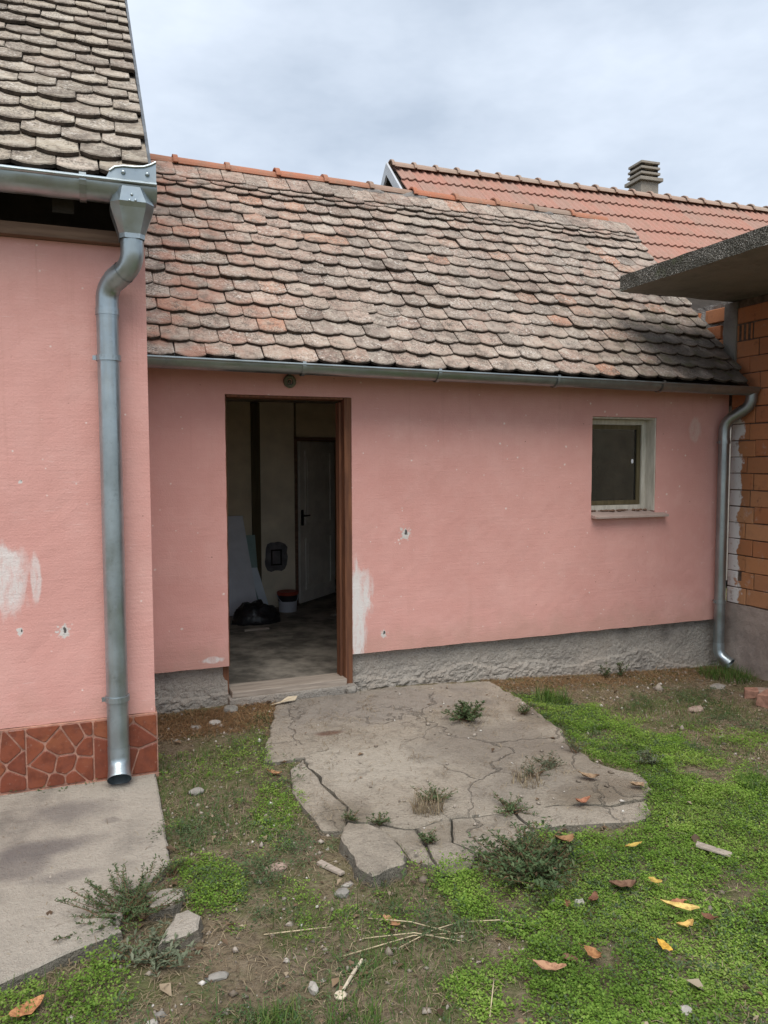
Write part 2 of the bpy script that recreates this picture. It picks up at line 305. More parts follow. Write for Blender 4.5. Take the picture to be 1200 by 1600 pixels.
M_sash = wood('olive_brown_sash', (0.085, 0.068, 0.034), (0.13, 0.105, 0.055))
M_white_paint = wood('flaking_white_paint', (0.44, 0.41, 0.34), (0.60, 0.57, 0.49), (30, 30, 6))
M_joint = plain('dark_brown_joint', (0.11, 0.075, 0.055), 0.95, 0.4, 20, bump=0.01)
M_tile_edge = plain('grimy_tile_edge', (0.050, 0.037, 0.028), 0.95, 0.5, 25, bump=0.006)  # tile sides darkened: grime plus the row shadow put into the colour
M_cream = plain('dirty_cream_wall', (0.70, 0.60, 0.43), 0.9, 0.14, 3)
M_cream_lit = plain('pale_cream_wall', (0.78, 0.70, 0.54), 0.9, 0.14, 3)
M_floor_in = plain('dirty_inner_floor', (0.19, 0.17, 0.14), 0.9, 0.55, 5, bump=0.01)
M_ceiling = plain('sooty_ceiling', (0.34, 0.30, 0.25), 0.9, 0.3)  # mottled brownish grey ceiling colour
M_inner_door = plain('grey_white_door_paint', (0.74, 0.72, 0.66), 0.6, 0.12, 5)
M_board_white = plain('white_plasterboard', (0.74, 0.76, 0.80), 0.8, 0.06)
M_board_bright = plain('bright_white_panel', (0.75, 0.82, 0.88), 0.6, 0.04)
M_board_green = plain('green_plasterboard', (0.30, 0.42, 0.40), 0.8, 0.08)
M_black_bag = plain('black_plastic_sack', (0.018, 0.018, 0.02), 0.35, 0.3, 6, bump=0.02, spec=0.5)
M_grey_patch = plain('grey_filler_plaster', (0.15, 0.145, 0.15), 0.9, 0.3, 12)
M_metal_board = plain('rusty_verge_flashing', (0.13, 0.14, 0.15), 0.5, 0.3, 12, 0.5)
M_barge = plain('pale_barge_board', (0.50, 0.52, 0.55), 0.7, 0.12, 5)
M_rear_wall = plain('rear_house_render', (0.30, 0.27, 0.24), 0.9, 0.15)
M_chimney = concrete('chimney_concrete', (0.29, 0.26, 0.22), (0.15, 0.135, 0.12), (0.34, 0.295, 0.235), 0.008, (), 0.3)
M_dark = plain('dark_cavity', (0.02, 0.017, 0.014), 1.0)
m = NT('old_window_glass'); tr = m.n('ShaderNodeBsdfTransparent'); tr.inputs[0].default_value = (0.55, 0.55, 0.5, 1)
gl = m.n('ShaderNodeBsdfGlossy'); gl.inputs['Roughness'].default_value = 0.12; gl.inputs['Color'].default_value = (0.8, 0.8, 0.8, 1)
fr = m.n('ShaderNodeFresnel'); fr.inputs[0].default_value = 1.45; ms = m.n('ShaderNodeMixShader'); ms2 = m.n('ShaderNodeMixShader')
df = m.n('ShaderNodeBsdfDiffuse'); df.inputs[0].default_value = (0.035, 0.034, 0.03, 1)
m.t.links.new(fr.outputs[0], ms.inputs[0]); m.t.links.new(tr.outputs[0], ms.inputs[1]); m.t.links.new(gl.outputs[0], ms.inputs[2])
m.set(ms2.inputs[0], m.step(m.noise(5, 5, 0.7), 0.3, 0.8, 0.35, 0.5)); m.t.links.new(ms.outputs[0], ms2.inputs[1]); m.t.links.new(df.outputs[0], ms2.inputs[2])
m.t.links.new(ms2.outputs[0], m.out.inputs[0]); M_glass = m.m
# hollow clay block with white wash smeared over the end next to the pink wall
m = NT('orange_hollow_block'); r = m.rand()
c = m.ramp(r, (0.0, (0.36, 0.15, 0.065)), (0.4, (0.42, 0.20, 0.09)), (0.7, (0.31, 0.14, 0.065)), (1.0, (0.46, 0.235, 0.115)))
xz = m.xyz()[2]; c = m.mix(m.step(xz, 1.3, 2.2, 0, 0.45), c, (0.42, 0.13, 0.06))
c = m.mix(m.step(m.noise(16, 5, 0.6), 0.45, 0.75, 0, 0.4), c, (0.28, 0.14, 0.08))
x, y, z = m.xyz(); edge = m.math('ADD', y, m.math('MULTIPLY', m.math('SUBTRACT', m.noise(6, 4, 0.6), 0.5), 0.26))
wash = m.math('MULTIPLY', m.step(edge, -0.135, -0.115), m.math('MULTIPLY', m.step(z, 1.97, 1.88), m.step(z, 0.3, 0.36)))
c = m.mix(m.math('MULTIPLY', wash, m.step(m.noise(30, 4), 0.28, 0.4, 0.55, 0.95)), c, (0.66, 0.64, 0.62))
c = m.mix(m.step(m.noise(5, 6, 0.75, vec=m.map(loc=(6, 2, 9))), 0.57, 0.70, 0, 0.65), c, (0.43, 0.36, 0.31))
c = m.mix(m.step(m.noise(11, 5, 0.7, vec=m.map(loc=(1, 8, 3))), 0.58, 0.70, 0, 0.6), c, (0.15, 0.07, 0.04))
rib = m.noise(1, 2, vec=m.map((2, 2, 160)))
m.col(c).rough(0.85).bump(m.math('ADD', m.math('MULTIPLY', rib, 0.4), m.noise(60, 3)), 0.004, 0.5); M_block = m.m
m = NT('red_stone_ceramic'); r = m.rand()
c = m.ramp(r, (0.0, (0.15, 0.038, 0.020)), (0.35, (0.24, 0.066, 0.032)), (0.65, (0.19, 0.048, 0.026)), (1.0, (0.30, 0.10, 0.045)))
c = m.mix(m.step(m.noise(14, 5, 0.65), 0.42, 0.66, 0, 0.75), c, (0.13, 0.035, 0.02)); c = m.mix(m.step(m.noise(5, 3), 0.55, 0.75, 0, 0.4), c, (0.40, 0.14, 0.05))
c = m.mix(m.step(m.noise(60, 4, 0.7), 0.6, 0.7, 0, 0.35), c, (0.40, 0.25, 0.19))
m.col(c).rough(m.step(m.noise(20, 3), 0.3, 0.7, 0.3, 0.55)).spec(0.45).bump(m.noise(25, 4), 0.003, 0.4); M_stone = m.m
M_grout = plain('pinkish_grout', (0.38, 0.205, 0.15), 0.85, 0.3, 20)
# soil
m = NT('bare_soil')
a = m.noise(1.2, 5, 0.6); b = m.noise(8, 6, 0.65); g = m.noise(55, 5, 0.7)
c = m.ramp(a, (0.3, (0.145, 0.115, 0.075)), (0.5, (0.21, 0.165, 0.11)), (0.7, (0.17, 0.15, 0.078)))
c = m.mix(m.step(b, 0.4, 0.7, 0, 0.6), c, (0.27, 0.22, 0.155)); c = m.mix(m.step(g, 0.3, 0.52, 0.75, 0), c, (0.06, 0.045, 0.032))
c = m.mix(m.step(m.noise(4, 5, 0.7, vec=m.map(loc=(5, 1, 0))), 0.42, 0.62, 0, 0.75), c, (0.095, 0.115, 0.038))
c = m.mix(m.step(m.vor(75), 0.22, 0.12, 0, 0.5), c, (0.30, 0.26, 0.21))
m.col(c).rough(1.0).spec(0.1).bump(m.math('ADD', b, m.math('MULTIPLY', g, 0.7)), 0.03, 0.9); M_soil = m.m
def leafmat(name, stops, transl=0.3, attr='rnd', rough=0.55):
    m = NT(name); c = m.ramp(m.rand(attr), *stops); c = m.mix(m.step(m.noise(2.2, 3), 0.4, 0.65, 0, 0.35), c, tuple(x * 0.75 for x in stops[0][1]))
    m.col(c).rough(rough).spec(0.25)
    t = m.n('ShaderNodeBsdfTranslucent'); m.set(t.inputs[0], c); q = m.n('ShaderNodeMixShader'); q.inputs[0].default_value = transl
    m.t.links.new(m.b.outputs[0], q.inputs[1]); m.t.links.new(t.outputs[0], q.inputs[2]); m.t.links.new(q.outputs[0], m.out.inputs[0]); return m.m
M_clover = leafmat('clover_green', ((0.0, (0.11, 0.20, 0.032)), (0.35, (0.20, 0.345, 0.05)), (0.75, (0.30, 0.45, 0.08)), (1.0, (0.41, 0.50, 0.14))), 0.45)
M_darkweed = leafmat('dull_weed_green', ((0.0, (0.06, 0.10, 0.042)), (0.5, (0.095, 0.15, 0.06)), (0.9, (0.15, 0.19, 0.085)), (1.0, (0.19, 0.10, 0.06))))
M_greyweed = leafmat('grey_green_leaf', ((0.0, (0.10, 0.125, 0.075)), (0.6, (0.16, 0.19, 0.115)), (1.0, (0.22, 0.24, 0.16))))
M_grass = leafmat('short_grass', ((0.0, (0.05, 0.11, 0.022)), (0.6, (0.09, 0.17, 0.03)), (1.0, (0.17, 0.20, 0.06))))
M_straw = leafmat('dry_straw', ((0.0, (0.15, 0.11, 0.07)), (0.5, (0.26, 0.20, 0.125)), (1.0, (0.40, 0.33, 0.21))), 0.1)
M_rust = leafmat('rusty_straw', ((0.0, (0.16, 0.085, 0.04)), (0.6, (0.27, 0.16, 0.075)), (1.0, (0.36, 0.25, 0.13))), 0.1)
M_scrap = leafmat('leaf_scrap', ((0.0, (0.07, 0.045, 0.028)), (0.4, (0.15, 0.095, 0.055)), (0.8, (0.26, 0.18, 0.11)), (1.0, (0.42, 0.35, 0.25))), 0.1)
M_stem = plain('reddish_stem', (0.15, 0.09, 0.05), 0.8, 0.3, 20)
def pebblemat():
    m = NT('mixed_pebbles'); c = m.ramp(m.rand('rnd'), (0.0, (0.16, 0.13, 0.10)), (0.5, (0.30, 0.26, 0.215)), (0.85, (0.36, 0.31, 0.26)), (1.0, (0.60, 0.57, 0.52)))
    return m.col(c).rough(0.9).bump(m.noise(80, 3), 0.003, 0.5).m
M_pebble = pebblemat()

# ------------------------------------------------------------------ ground
PAD = {
'A': [(1.074,-0.111),(1.338,-0.073),(1.583,-0.066),(1.848,-0.032),(2.294,-0.111),(2.593,-0.162),(2.583,-0.445),(2.578,-0.730),(2.499,-1.135),(2.389,-1.509),(2.408,-1.699),(2.495,-1.860),(2.482,-1.959),(2.350,-2.072),(2.155,-2.080),(1.955,-2.002),(1.708,-1.973),(1.519,-1.970),(1.423,-1.946),(1.255,-1.966),(1.176,-1.930),(1.078,-1.843),(0.992,-1.809),(1.048,-1.655),(1.017,-1.501),(1.009,-1.237),(0.997,-1.057),(0.796,-1.024)],
'B': [(0.997,-1.057),(1.009,-1.237),(1.017,-1.501),(1.048,-1.655),(0.992,-1.809),(0.955,-1.867),(0.877,-1.831),(0.863,-1.616),(0.853,-1.414),(0.908,-1.155)],
'C': [(1.078,-1.843),(1.176,-1.930),(1.255,-1.966),(1.210,-2.261),(1.131,-2.175),(1.131,-2.029)],
'D': [(1.255,-1.966),(1.423,-1.946),(1.343,-2.123),(1.399,-2.242),(1.320,-2.324),(1.198,-2.325),(1.210,-2.261)],
'E': [(1.423,-1.946),(1.519,-1.970),(1.708,-1.973),(1.699,-2.146),(1.542,-2.255),(1.399,-2.242),(1.343,-2.123)],
'F': [(1.708,-1.973),(1.955,-2.002),(2.155,-2.080),(2.350,-2.072),(2.295,-2.189),(2.182,-2.242),(1.984,-2.196),(1.699,-2.146)]}
CHUNK = [(0.969,-1.879),(1.055,-1.907),(1.112,-2.033),(1.106,-2.190),(1.067,-2.264),(0.928,-2.294),(0.906,-2.230),(0.918,-2.065),(0.910,-1.965)]
SLAB = [(-1.6,-1.00),(-0.421,-1.00),(0.270,-1.00),(0.268,-1.396),(0.258,-1.890),(0.184,-2.000),(0.104,-2.035),(0.059,-2.240),(0.065,-2.283),(-0.056,-2.328),(-0.182,-2.382),(-0.283,-2.428),(-0.9,-2.70),(-1.6,-2.95)]
CH1 = [(0.138,-2.083),(0.233,-2.077),(0.288,-2.094),(0.273,-2.165),(0.232,-2.203),(0.159,-2.183)]
CH2 = [(0.223,-2.247),(0.285,-2.231),(0.320,-2.289),(0.297,-2.366),(0.232,-2.398),(0.172,-2.412),(0.189,-2.328)]
def inpoly(x, y, P):
    x = np.asarray(x); r = np.zeros(x.shape, bool); n = len(P)
    for i in range(n):
        x0, y0 = P[i]; x1, y1 = P[(i + 1) % n]
        c = ((y0 > y) != (y1 > y)) & (x < (x1 - x0) * (y - y0) / (y1 - y0 + 1e-12) + x0); r ^= c
    return r
_ph = rng.uniform(0, 6.28, (40, 2)); _dr = rng.uniform(0, 6.28, 40)
def wob(x, y, f0, n=8, seed=0):
    """cheap smooth noise in about -1..1"""
    s = np.zeros_like(x, dtype=float); amp = 1; tot = 0
    for i in range(n):
        k = (i + seed * 7) % 40; f = f0 * (1 + 0.9 * (i % 4)); a = 1 / (1 + 0.6 * (i % 4)); d = _dr[k]
        s += a * np.sin((x * math.cos(d) + y * math.sin(d)) * f + _ph[k, 0] + 1.3 * np.sin((x * math.sin(d) - y * math.cos(d)) * f * 0.7 + _ph[k, 1])); tot += a
    return s / tot * 1.8
def smst(a, b, v):
    t = np.clip((np.asarray(v, float) - a) / (b - a), 0, 1); return t * t * (3 - 2 * t)
def ground_z(x, y):
    x = np.asarray(x, float); y = np.asarray(y, float)
    near = smst(9, 6, np.hypot(x - 1.5, y + 2))
    z = -0.008 + near * (0.010 * wob(x, y, 3.0, 8, 1) + 0.007 * wob(x, y, 14, 8, 2) + 0.004 * wob(x, y, 45, 8, 3))
    z -= 0.05 * np.clip(x - 2.0, 0, 3) * smst(-2.6, -0.6, y)
    inside = np.zeros(x.shape, bool)
    for P in list(PAD.values()) + [SLAB, CHUNK, CH1, CH2]: inside |= inpoly(x, y, P)
    return np.where(inside, np.minimum(z, -0.004) - 0.014, z)
far = np.array([-220, -120, -60, -30, -15, -8, -4, -2])
xs = np.concatenate([far - 0, np.arange(-1.2, 5.6, 0.032), np.array([7, 10, 16, 30, 60, 120, 220])])
ys = np.concatenate([far - 4.5, np.arange(-5.6, 0.4, 0.032), np.array([1, 3, 6, 12, 25, 60, 120, 220])])
X, Y = np.meshgrid(xs, ys); Z = ground_z(X, Y); nx, ny = len(xs), len(ys)
i = np.arange(nx - 1)[None, :] + nx * np.arange(ny - 1)[:, None]; i = i.ravel()
q = np.stack([i, i + 1, i + nx + 1, i + nx], 1)
def npmesh(name, V, Fq, m, rnd=None, smooth=False):
    me = bpy.data.meshes.new(name); k = Fq.shape[1]
    me.vertices.add(len(V)); me.vertices.foreach_set('co', np.ascontiguousarray(V, dtype=np.float32).ravel())
    me.loops.add(Fq.size); me.loops.foreach_set('vertex_index', np.ascontiguousarray(Fq, dtype=np.int32).ravel())
    me.polygons.add(len(Fq)); me.polygons.foreach_set('loop_start', np.arange(0, Fq.size, k, dtype=np.int32))
    me.materials.append(m)
    if rnd is not None:
        a = me.attributes.new('rnd', 'FLOAT', 'FACE'); a.data.foreach_set('value', np.ascontiguousarray(rnd, dtype=np.float32))
    if smooth: me.polygons.foreach_set('use_smooth', np.ones(len(Fq), bool))
    me.update(calc_edges=True); return me
g = link('ground', npmesh('ground', np.stack([X.ravel(), Y.ravel(), Z.ravel()], 1), q, M_soil, smooth=True)); g['kind'] = 'structure'

M_broken = concrete('dirty_broken_edge', (0.17, 0.155, 0.125), (0.06, 0.058, 0.045), (0.20, 0.17, 0.13), 0.03, (), 0.8)
def slab_piece(name, poly, m, parent=None, top=0.03, thick=0.09, inset=0.004, jit=0.008, step=0.045, tilt=(0, 0), dome=0.0):
    """a broken concrete piece: ragged outline, chipped rim, slightly uneven top"""
    n = len(poly); c = np.mean(poly, 0); pts = []
    for k in range(n):
        a = np.array(poly[k]); b = np.array(poly[(k + 1) % n]); L = np.linalg.norm(b - a); nn = max(1, int(L / step)); d = (b - a) / max(L, 1e-6); nr = np.array([d[1], -d[0]])
        for t in range(nn):
            p = a + (b - a) * t / nn
            w = mnoise.noise(Vector((p[0] * 9, p[1] * 9, 3.1))) * jit + mnoise.noise(Vector((p[0] * 31, p[1] * 31, 7.7))) * jit * 0.5
            pts.append(p + nr * w * 0.8 if False else p + np.array([w, mnoise.noise(Vector((p[0] * 13, p[1] * 13, 9.9))) * jit]))
    P = np.array(pts); n = len(P)
    nxt = np.roll(P, -1, 0); prv = np.roll(P, 1, 0); t = nxt - prv; t /= np.linalg.norm(t, axis=1)[:, None] + 1e-9
    area = 0.5 * np.sum(P[:, 0] * nxt[:, 1] - nxt[:, 0] * P[:, 1]); nr = np.stack([-t[:, 1], t[:, 0]], 1) * (1 if area > 0 else -1)   # inward
    def hz(p): return top + tilt[0] * (p[0] - c[0]) + tilt[1] * (p[1] - c[1])
    def ring(ins, dz, noise=0.0):
        out = []
        for k in range(n):
            p = P[k] + nr[k] * ins; out.append((p[0], p[1], hz(p) + dz + mnoise.noise(Vector((p[0] * 11, p[1] * 11, dz))) * noise))
        return out
    V = ring(inset - 0.012, -thick) + ring(inset, -0.020, 0.008) + ring(inset + 0.003, -0.006, 0.004) + ring(inset + 0.011, 0.0, 0.002)
    F = [(r * n + k, r * n + (k + 1) % n, (r + 1) * n + (k + 1) % n, (r + 1) * n + k) for r in range(3) for k in range(n)]
    F.append(tuple(3 * n + k for k in range(n)))
    me = mesh(name, V, F, m); bm = bmesh.new(); bm.from_mesh(me)
    topf = [f for f in bm.faces if len(f.verts) > 4]
    r = bmesh.ops.triangulate(bm, faces=topf)
    e = list({e for f in r['faces'] for e in f.edges if all(len(q.verts) == 3 for q in e.link_faces) and e.calc_length() > 0.08})
    for it in range(3):
        es = [e for e in bm.edges if e.calc_length() > 0.16 and all(len(q.verts) == 3 for q in e.link_faces)]
        if not es: break
        bmesh.ops.subdivide_edges(bm, edges=es, cuts=1, use_grid_fill=False); bmesh.ops.triangulate(bm, faces=[f for f in bm.faces if len(f.verts) > 4])
    bmesh.ops.recalc_face_normals(bm, faces=bm.faces)
    me.materials.append(M_broken)
    for f in bm.faces: f.material_index = 1 if abs(f.normal.z) < 0.75 else 0
    bm.to_mesh(me); bm.free(); return link(name, me, parent)
pad = slab_piece('concrete_pad', PAD['A'], M_pad, None, 0.016, 0.07, 0.002, 0.026, 0.03); pad['kind'] = 'structure'
for k, (tl, tp) in {'B': ((0.03, 0.0), 0.011), 'C': ((-0.02, 0.03), 0.010), 'D': ((0.02, 0.03), 0.013), 'E': ((0.0, 0.02), 0.015), 'F': ((-0.03, 0.02), 0.011)}.items():
    slab_piece('slab_piece', PAD[k], M_pad, pad, tp, 0.07, 0.002, 0.010, 0.03, tl)
pav = slab_piece('pavement', SLAB, M_slab, None, 0.028, 0.10, 0.0, 0.008); pav['kind'] = 'structure'
o = slab_piece('concrete_chunk', CHUNK, M_pad, None, 0.046, 0.085, 0.0, 0.024, 0.025, (-0.05, 0.03)); recenter(o)
tag(o, 'big loose chunk of broken concrete in front of the cracked door pad', 'concrete chunk')
o = slab_piece('concrete_chunk', CH1, M_slab, None, 0.028, 0.07, 0.0, 0.014, 0.03, (-0.05, 0.02)); recenter(o)
tag(o, 'smaller broken concrete chunk right at the corner of the left slab behind the red weed', 'concrete chunk')
o = slab_piece('concrete_chunk', CH2, M_slab, None, 0.030, 0.07, 0.0, 0.014, 0.03, (0.03, -0.06)); recenter(o)
tag(o, 'tilted flat concrete chunk lying on the soil off the left slab corner', 'concrete chunk')

# ------------------------------------------------------------------ clay roof tiles
TW, TL, TT = 0.172, 0.30, 0.021
def tile_verts(seed, w=TW, L=TL, arc=0.038, square=False):
    r = random.Random(seed); pts = []
    nA = 8
    if square: pts = [(-w / 2, 0.0), (w / 2, 0.0)]
    else:
        for k in range(nA + 1):
            t = k / nA; u = -w / 2 + w * t; a = (2 * t - 1); pts.append((u, arc * abs(a) ** 2.3 + r.uniform(-0.003, 0.003) + (0.010 if seed % 3 == 1 and k == 6 else 0)))
    pts += [(w / 2, L), (-w / 2, L)]
    n = len(pts); V = []
    for z, ins in ((0.0, 0.0), (TT * 0.75, 0.0), (TT, 0.0035)):
        for (u, v) in pts:
            uu = u * (1 - ins * 2 / w); vv = v + (ins if v < L * 0.5 else -ins); V.append((uu, vv, z + r.uniform(-0.0008, 0.0008)))
    F = [tuple(range(n))[::-1], tuple(2 * n + k for k in range(n))]
    F += [(a * n + k, a * n + (k + 1) % n, (a + 1) * n + (k + 1) % n, (a + 1) * n + k) for a in (0, 1) for k in range(n)]
    return V, F
def tile_frames(x0, x1, y0, z0, slope, smax, exposure, xoff, wjit, sag, seed, top_double=0):
    """-> list of (matrix, variant, width scale, row, x)"""
    r = random.Random(seed); out = []; cs, sn = math.cos(slope), math.sin(slope)
    rows = int(smax / exposure + 0.5)
    for k in range(rows):
        s = k * exposure; x = x0 + xoff - TW * (0.5 if k % 2 else 0.0) + r.uniform(-0.012, 0.012); rowj = r.uniform(-0.004, 0.004)
        while x < x1:
            wj = r.uniform(1 - wjit, 1 + wjit); cx = x + TW * wj / 2
            if cx + TW * 0.5 * wj > x0 and cx - TW * 0.5 < x1 - 0.01:
                sc = wj
                if x + TW * wj > x1: sc = (x1 - x) / TW; cx = x + TW * sc / 2
                elif x < x0 - 0.001: sc = (x + TW * wj - x0) / TW; cx = x0 + TW * sc / 2
                if sc < 0.2: x += TW * wj; continue
                ss = s + rowj + r.uniform(-0.009, 0.008); dn = 0.052 + sag(cx, s) + r.uniform(-0.002, 0.005)
                tilt = math.radians(8.4) + r.uniform(-0.014, 0.012); rot = r.uniform(-0.03, 0.03); dn += 0.009 * (r.random() < 0.04)
                bx = Vector((1, 0, 0)); bv = Vector((0, cs, sn)); bn = Vector((0, -sn, cs))
                base = Matrix(((bx.x, bv.x, bn.x), (bx.y, bv.y, bn.y), (bx.z, bv.z, bn.z)))
                rotm = base @ Matrix.Rotation(-tilt, 3, 'X') @ Matrix.Rotation(rot, 3, 'Z') @ Matrix.Rotation(r.uniform(-0.012, 0.012), 3, 'Y')
                M4 = rotm.to_4x4(); M4.translation = Vector((cx, y0, z0)) + bv * ss + bn * dn
                out.append((M4 @ Matrix.Diagonal((sc * 0.988, 1, 1, 1)), r.randrange(6), sc, k, cx))
            x += TW * wj
    return out

# ------------------------------------------------------------------ the tall pink house on the left
house = thing('pink_house', (-0.2, -0.98, 0), 'tall pink plastered house on the left with steep lichened roof and red stone plinth', 'house')
def plaster_grid(xs, zs, holes, y, depth, bot=None, amp=0.0015, xr=None):
    """upright plastered wall facing -Y with real openings; (x0,x1,z0,z1) holes"""
    V = []; F = []; idx = {}
    def vid(i, j, b):
        k = (i, j, b)
        if k not in idx:
            x, z = xs[i], zs[j]; yy = y + (depth if b else mnoise.noise(Vector((x * 5, z * 5, 1.7))) * amp * 2 + mnoise.noise(Vector((x * 21, z * 21, 4.2))) * amp)
            zz = z + (mnoise.noise(Vector((x * 9, 2.2, 0))) * 0.004 if j == 0 else 0)
            xx = x
            for (a0, a1, b0, b1) in holes:
                if b0 - 1e-6 <= z <= b1 + 1e-6 and (abs(x - a0) < 1e-6 or abs(x - a1) < 1e-6): xx = x + mnoise.noise(Vector((3.3, z * 12, 0))) * 0.003
            idx[k] = len(V); V.append((xx, yy, zz))
        return idx[k]
    nx, nz = len(xs) - 1, len(zs) - 1
    def solid(i, j):
        if i < 0 or j < 0 or i >= nx or j >= nz: return False
        cx, cz = (xs[i] + xs[i + 1]) / 2, (zs[j] + zs[j + 1]) / 2
        return not any(a0 < cx < a1 and b0 < cz < b1 for (a0, a1, b0, b1) in holes)
    for i in range(nx):
        for j in range(nz):
            if not solid(i, j): continue
            F.append((vid(i, j, 0), vid(i + 1, j, 0), vid(i + 1, j + 1, 0), vid(i, j + 1, 0)))
            F.append((vid(i, j, 1), vid(i, j + 1, 1), vid(i + 1, j + 1, 1), vid(i + 1, j, 1)))
            if not solid(i - 1, j): F.append((vid(i, j, 0), vid(i, j + 1, 0), vid(i, j + 1, 1), vid(i, j, 1)))
            if not solid(i + 1, j): F.append((vid(i + 1, j, 0), vid(i + 1, j, 1), vid(i + 1, j + 1, 1), vid(i + 1, j + 1, 0)))
            if not solid(i, j - 1): F.append((vid(i, j, 0), vid(i, j, 1), vid(i + 1, j, 1), vid(i + 1, j, 0)))
            if not solid(i, j + 1): F.append((vid(i, j + 1, 0), vid(i + 1, j + 1, 0), vid(i + 1, j + 1, 1), vid(i, j + 1, 1)))
    return V, F
def lines(a, b, step, *must):
    L = sorted({round(v, 4) for v in list(np.arange(a, b, step)) + [b, *must]}); out = [L[0]]
    for v in L[1:]:
        if v - out[-1] < step * 0.3 and v not in [round(q, 4) for q in must] + [round(b, 4)]: continue
        if v - out[-1] < step * 0.3 and out[-1] not in [round(q, 4) for q in must] + [round(a, 4)]: out[-1] = v; continue
        out.append(v)
    return out
HX = 0.276                                                          # right corner of the house
V, F = plaster_grid(lines(-3.0, HX, 0.06), lines(0.328, 2.56, 0.06), [], -0.98, 0.3)
wall = link('wall', mesh('wall', V, F, M_pink_house), house)
# gable side and body behind
b = MB(); b.box(-3.0, HX - 0.002, -0.672, 3.6, -0.05, 2.55); b.box(-3.0, HX - 0.003, -0.975, -0.68, -0.05, 0.325)
zt = lambda y: 2.74 + (y + 1.17)
b.prism([(HX - 0.002, -0.96, 2.552), (HX - 0.002, 3.6, 2.552), (HX - 0.002, 3.6, zt(1.2) - 1.0), (HX - 0.002, 1.2, zt(1.2)), (HX - 0.002, -0.96, zt(-0.96))], (-0.03, 0, 0))
b.build('gable_wall', M_pink_house, house)
b = MB(); b.box(-3, HX - 0.01, -1.03, -0.90, 2.562, 2.618); b.build('wall_plate', M_beam, house, bevel=0.004)
b = MB(); b.box(-3, HX - 0.04, -0.80, -0.76, 2.62, 3.05)  # dark sheet closing the eave void, its shade put into the colour
for xr in (-0.62, -0.12, ): b.prism([(xr, -1.08, 2.66), (xr, -1.08, 2.76), (xr, -0.6, 3.22), (xr, -0.6, 3.06)], (0.09, 0, 0))
b.build('eave_boards', M_dark_wood, house)
# red crazy-stone ceramic plinth
def clip(poly, nx, ny, d):
    out = []
    for k in range(len(poly)):
        p, q = poly[k], poly[(k + 1) % len(poly)]; a = p[0] * nx + p[1] * ny - d; c_ = q[0] * nx + q[1] * ny - d
        if a <= 0: out.append(p)
        if (a < 0 < c_) or (c_ < 0 < a): t = a / (a - c_); out.append((p[0] + (q[0] - p[0]) * t, p[1] + (q[1] - p[1]) * t))
    return out
b = MB(); b.box(-3.0, HX + 0.008, -0.998, -0.70, 0.03, 0.326); b.box(-3.0, HX + 0.010, -1.006, -0.70, -0.06, 0.028)
plinth = b.build('plinth', M_grout, house)
sr = random.Random(5); edges = [HX + 0.006, -0.012, -0.305, -0.60, -0.895, -1.19, -1.485, -1.78]
for k in range(7):
    x1, x0 = edges[k] - 0.004, edges[k + 1] + 0.004; z0, z1 = 0.036, 0.322
    seeds = []
    while len(seeds) < 12:
        p = (sr.uniform(x0, x1), sr.uniform(z0, z1))
        if all(math.dist(p, s_) > 0.062 for s_ in seeds): seeds.append(p)
        elif sr.random() < 0.004: break
    for s_ in seeds:
        P = [(x0, z0), (x1, z0), (x1, z1), (x0, z1)]
        for t_ in seeds:
            if t_ is s_: continue
            dx, dz = t_[0] - s_[0], t_[1] - s_[1]; L = math.hypot(dx, dz); P = clip(P, dx / L, dz / L, ((t_[0] ** 2 + t_[1] ** 2) - (s_[0] ** 2 + s_[1] ** 2)) / (2 * L) - 0.0042)
            if len(P) < 3: break
        if len(P) < 3: continue
        cx, cz = sum(p[0] for p in P) / len(P), sum(p[1] for p in P) / len(P); n = len(P)
        rd = []                                                  # rounded corners
        for i_ in range(n):
            p, a_, c_ = P[i_], P[i_ - 1], P[(i_ + 1) % n]
            for q_ in (a_, c_):
                L = math.dist(p, q_); t = min(0.3, 0.007 / max(L, 1e-5)); rd.append((p[0] + (q_[0] - p[0]) * t, p[1] + (q_[1] - p[1]) * t))
        P = rd; n = len(P)
        V = [(p[0], -0.997, p[1]) for p in P] + [(p[0], -1.0015, p[1]) for p in P] + [(cx + (p[0] - cx) * 0.94, -1.0035, cz + (p[1] - cz) * 0.94) for p in P]
        F = [(a * n + i_, a * n + (i_ + 1) % n, (a + 1) * n + (i_ + 1) % n, (a + 1) * n + i_) for a in (0, 1) for i_ in range(n)] + [tuple(2 * n + i_ for i_ in range(n))]
        link('stone_piece', mesh('stone_piece', V, F, M_stone), plinth)
# roof
HS = math.radians(45)
b = MB(); y0, z0 = -1.15, 2.765
b.prism([(-3, y0, z0), (-3, 1.2, z0 + 2.35), (-3, 3.6, z0 - 0.05), (-3, 3.6, z0 - 0.1), (-3, 1.2, z0 + 2.30), (-3, y0, z0 - 0.03)], (3 + HX - 0.004, 0, 0))
roof = b.build('roof', M_dark_wood, house)  # dark sheet under the tiles, added to block light
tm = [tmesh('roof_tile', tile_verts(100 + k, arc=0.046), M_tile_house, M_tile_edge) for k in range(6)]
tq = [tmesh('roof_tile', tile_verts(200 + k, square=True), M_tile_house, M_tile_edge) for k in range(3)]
for (M4, v, sc, row, cx) in tile_frames(-1.70, HX + 0.012, -1.195, 2.752, HS, 3.30, 0.134, 0.06, 0.03, lambda x, s: 0.005 * math.sin(s * 4 + x * 3), 3):
    edge = cx + TW * sc / 2 > HX + 0.005
    link('roof_tile', (tq[v % 3] if edge else tm[v]), roof, M4)
b = MB(); dv = Vector((0, 1, 1)).normalized(); dn = Vector((0, -1, 1)).normalized(); p0 = Vector((HX + 0.014, -1.10, 2.835))
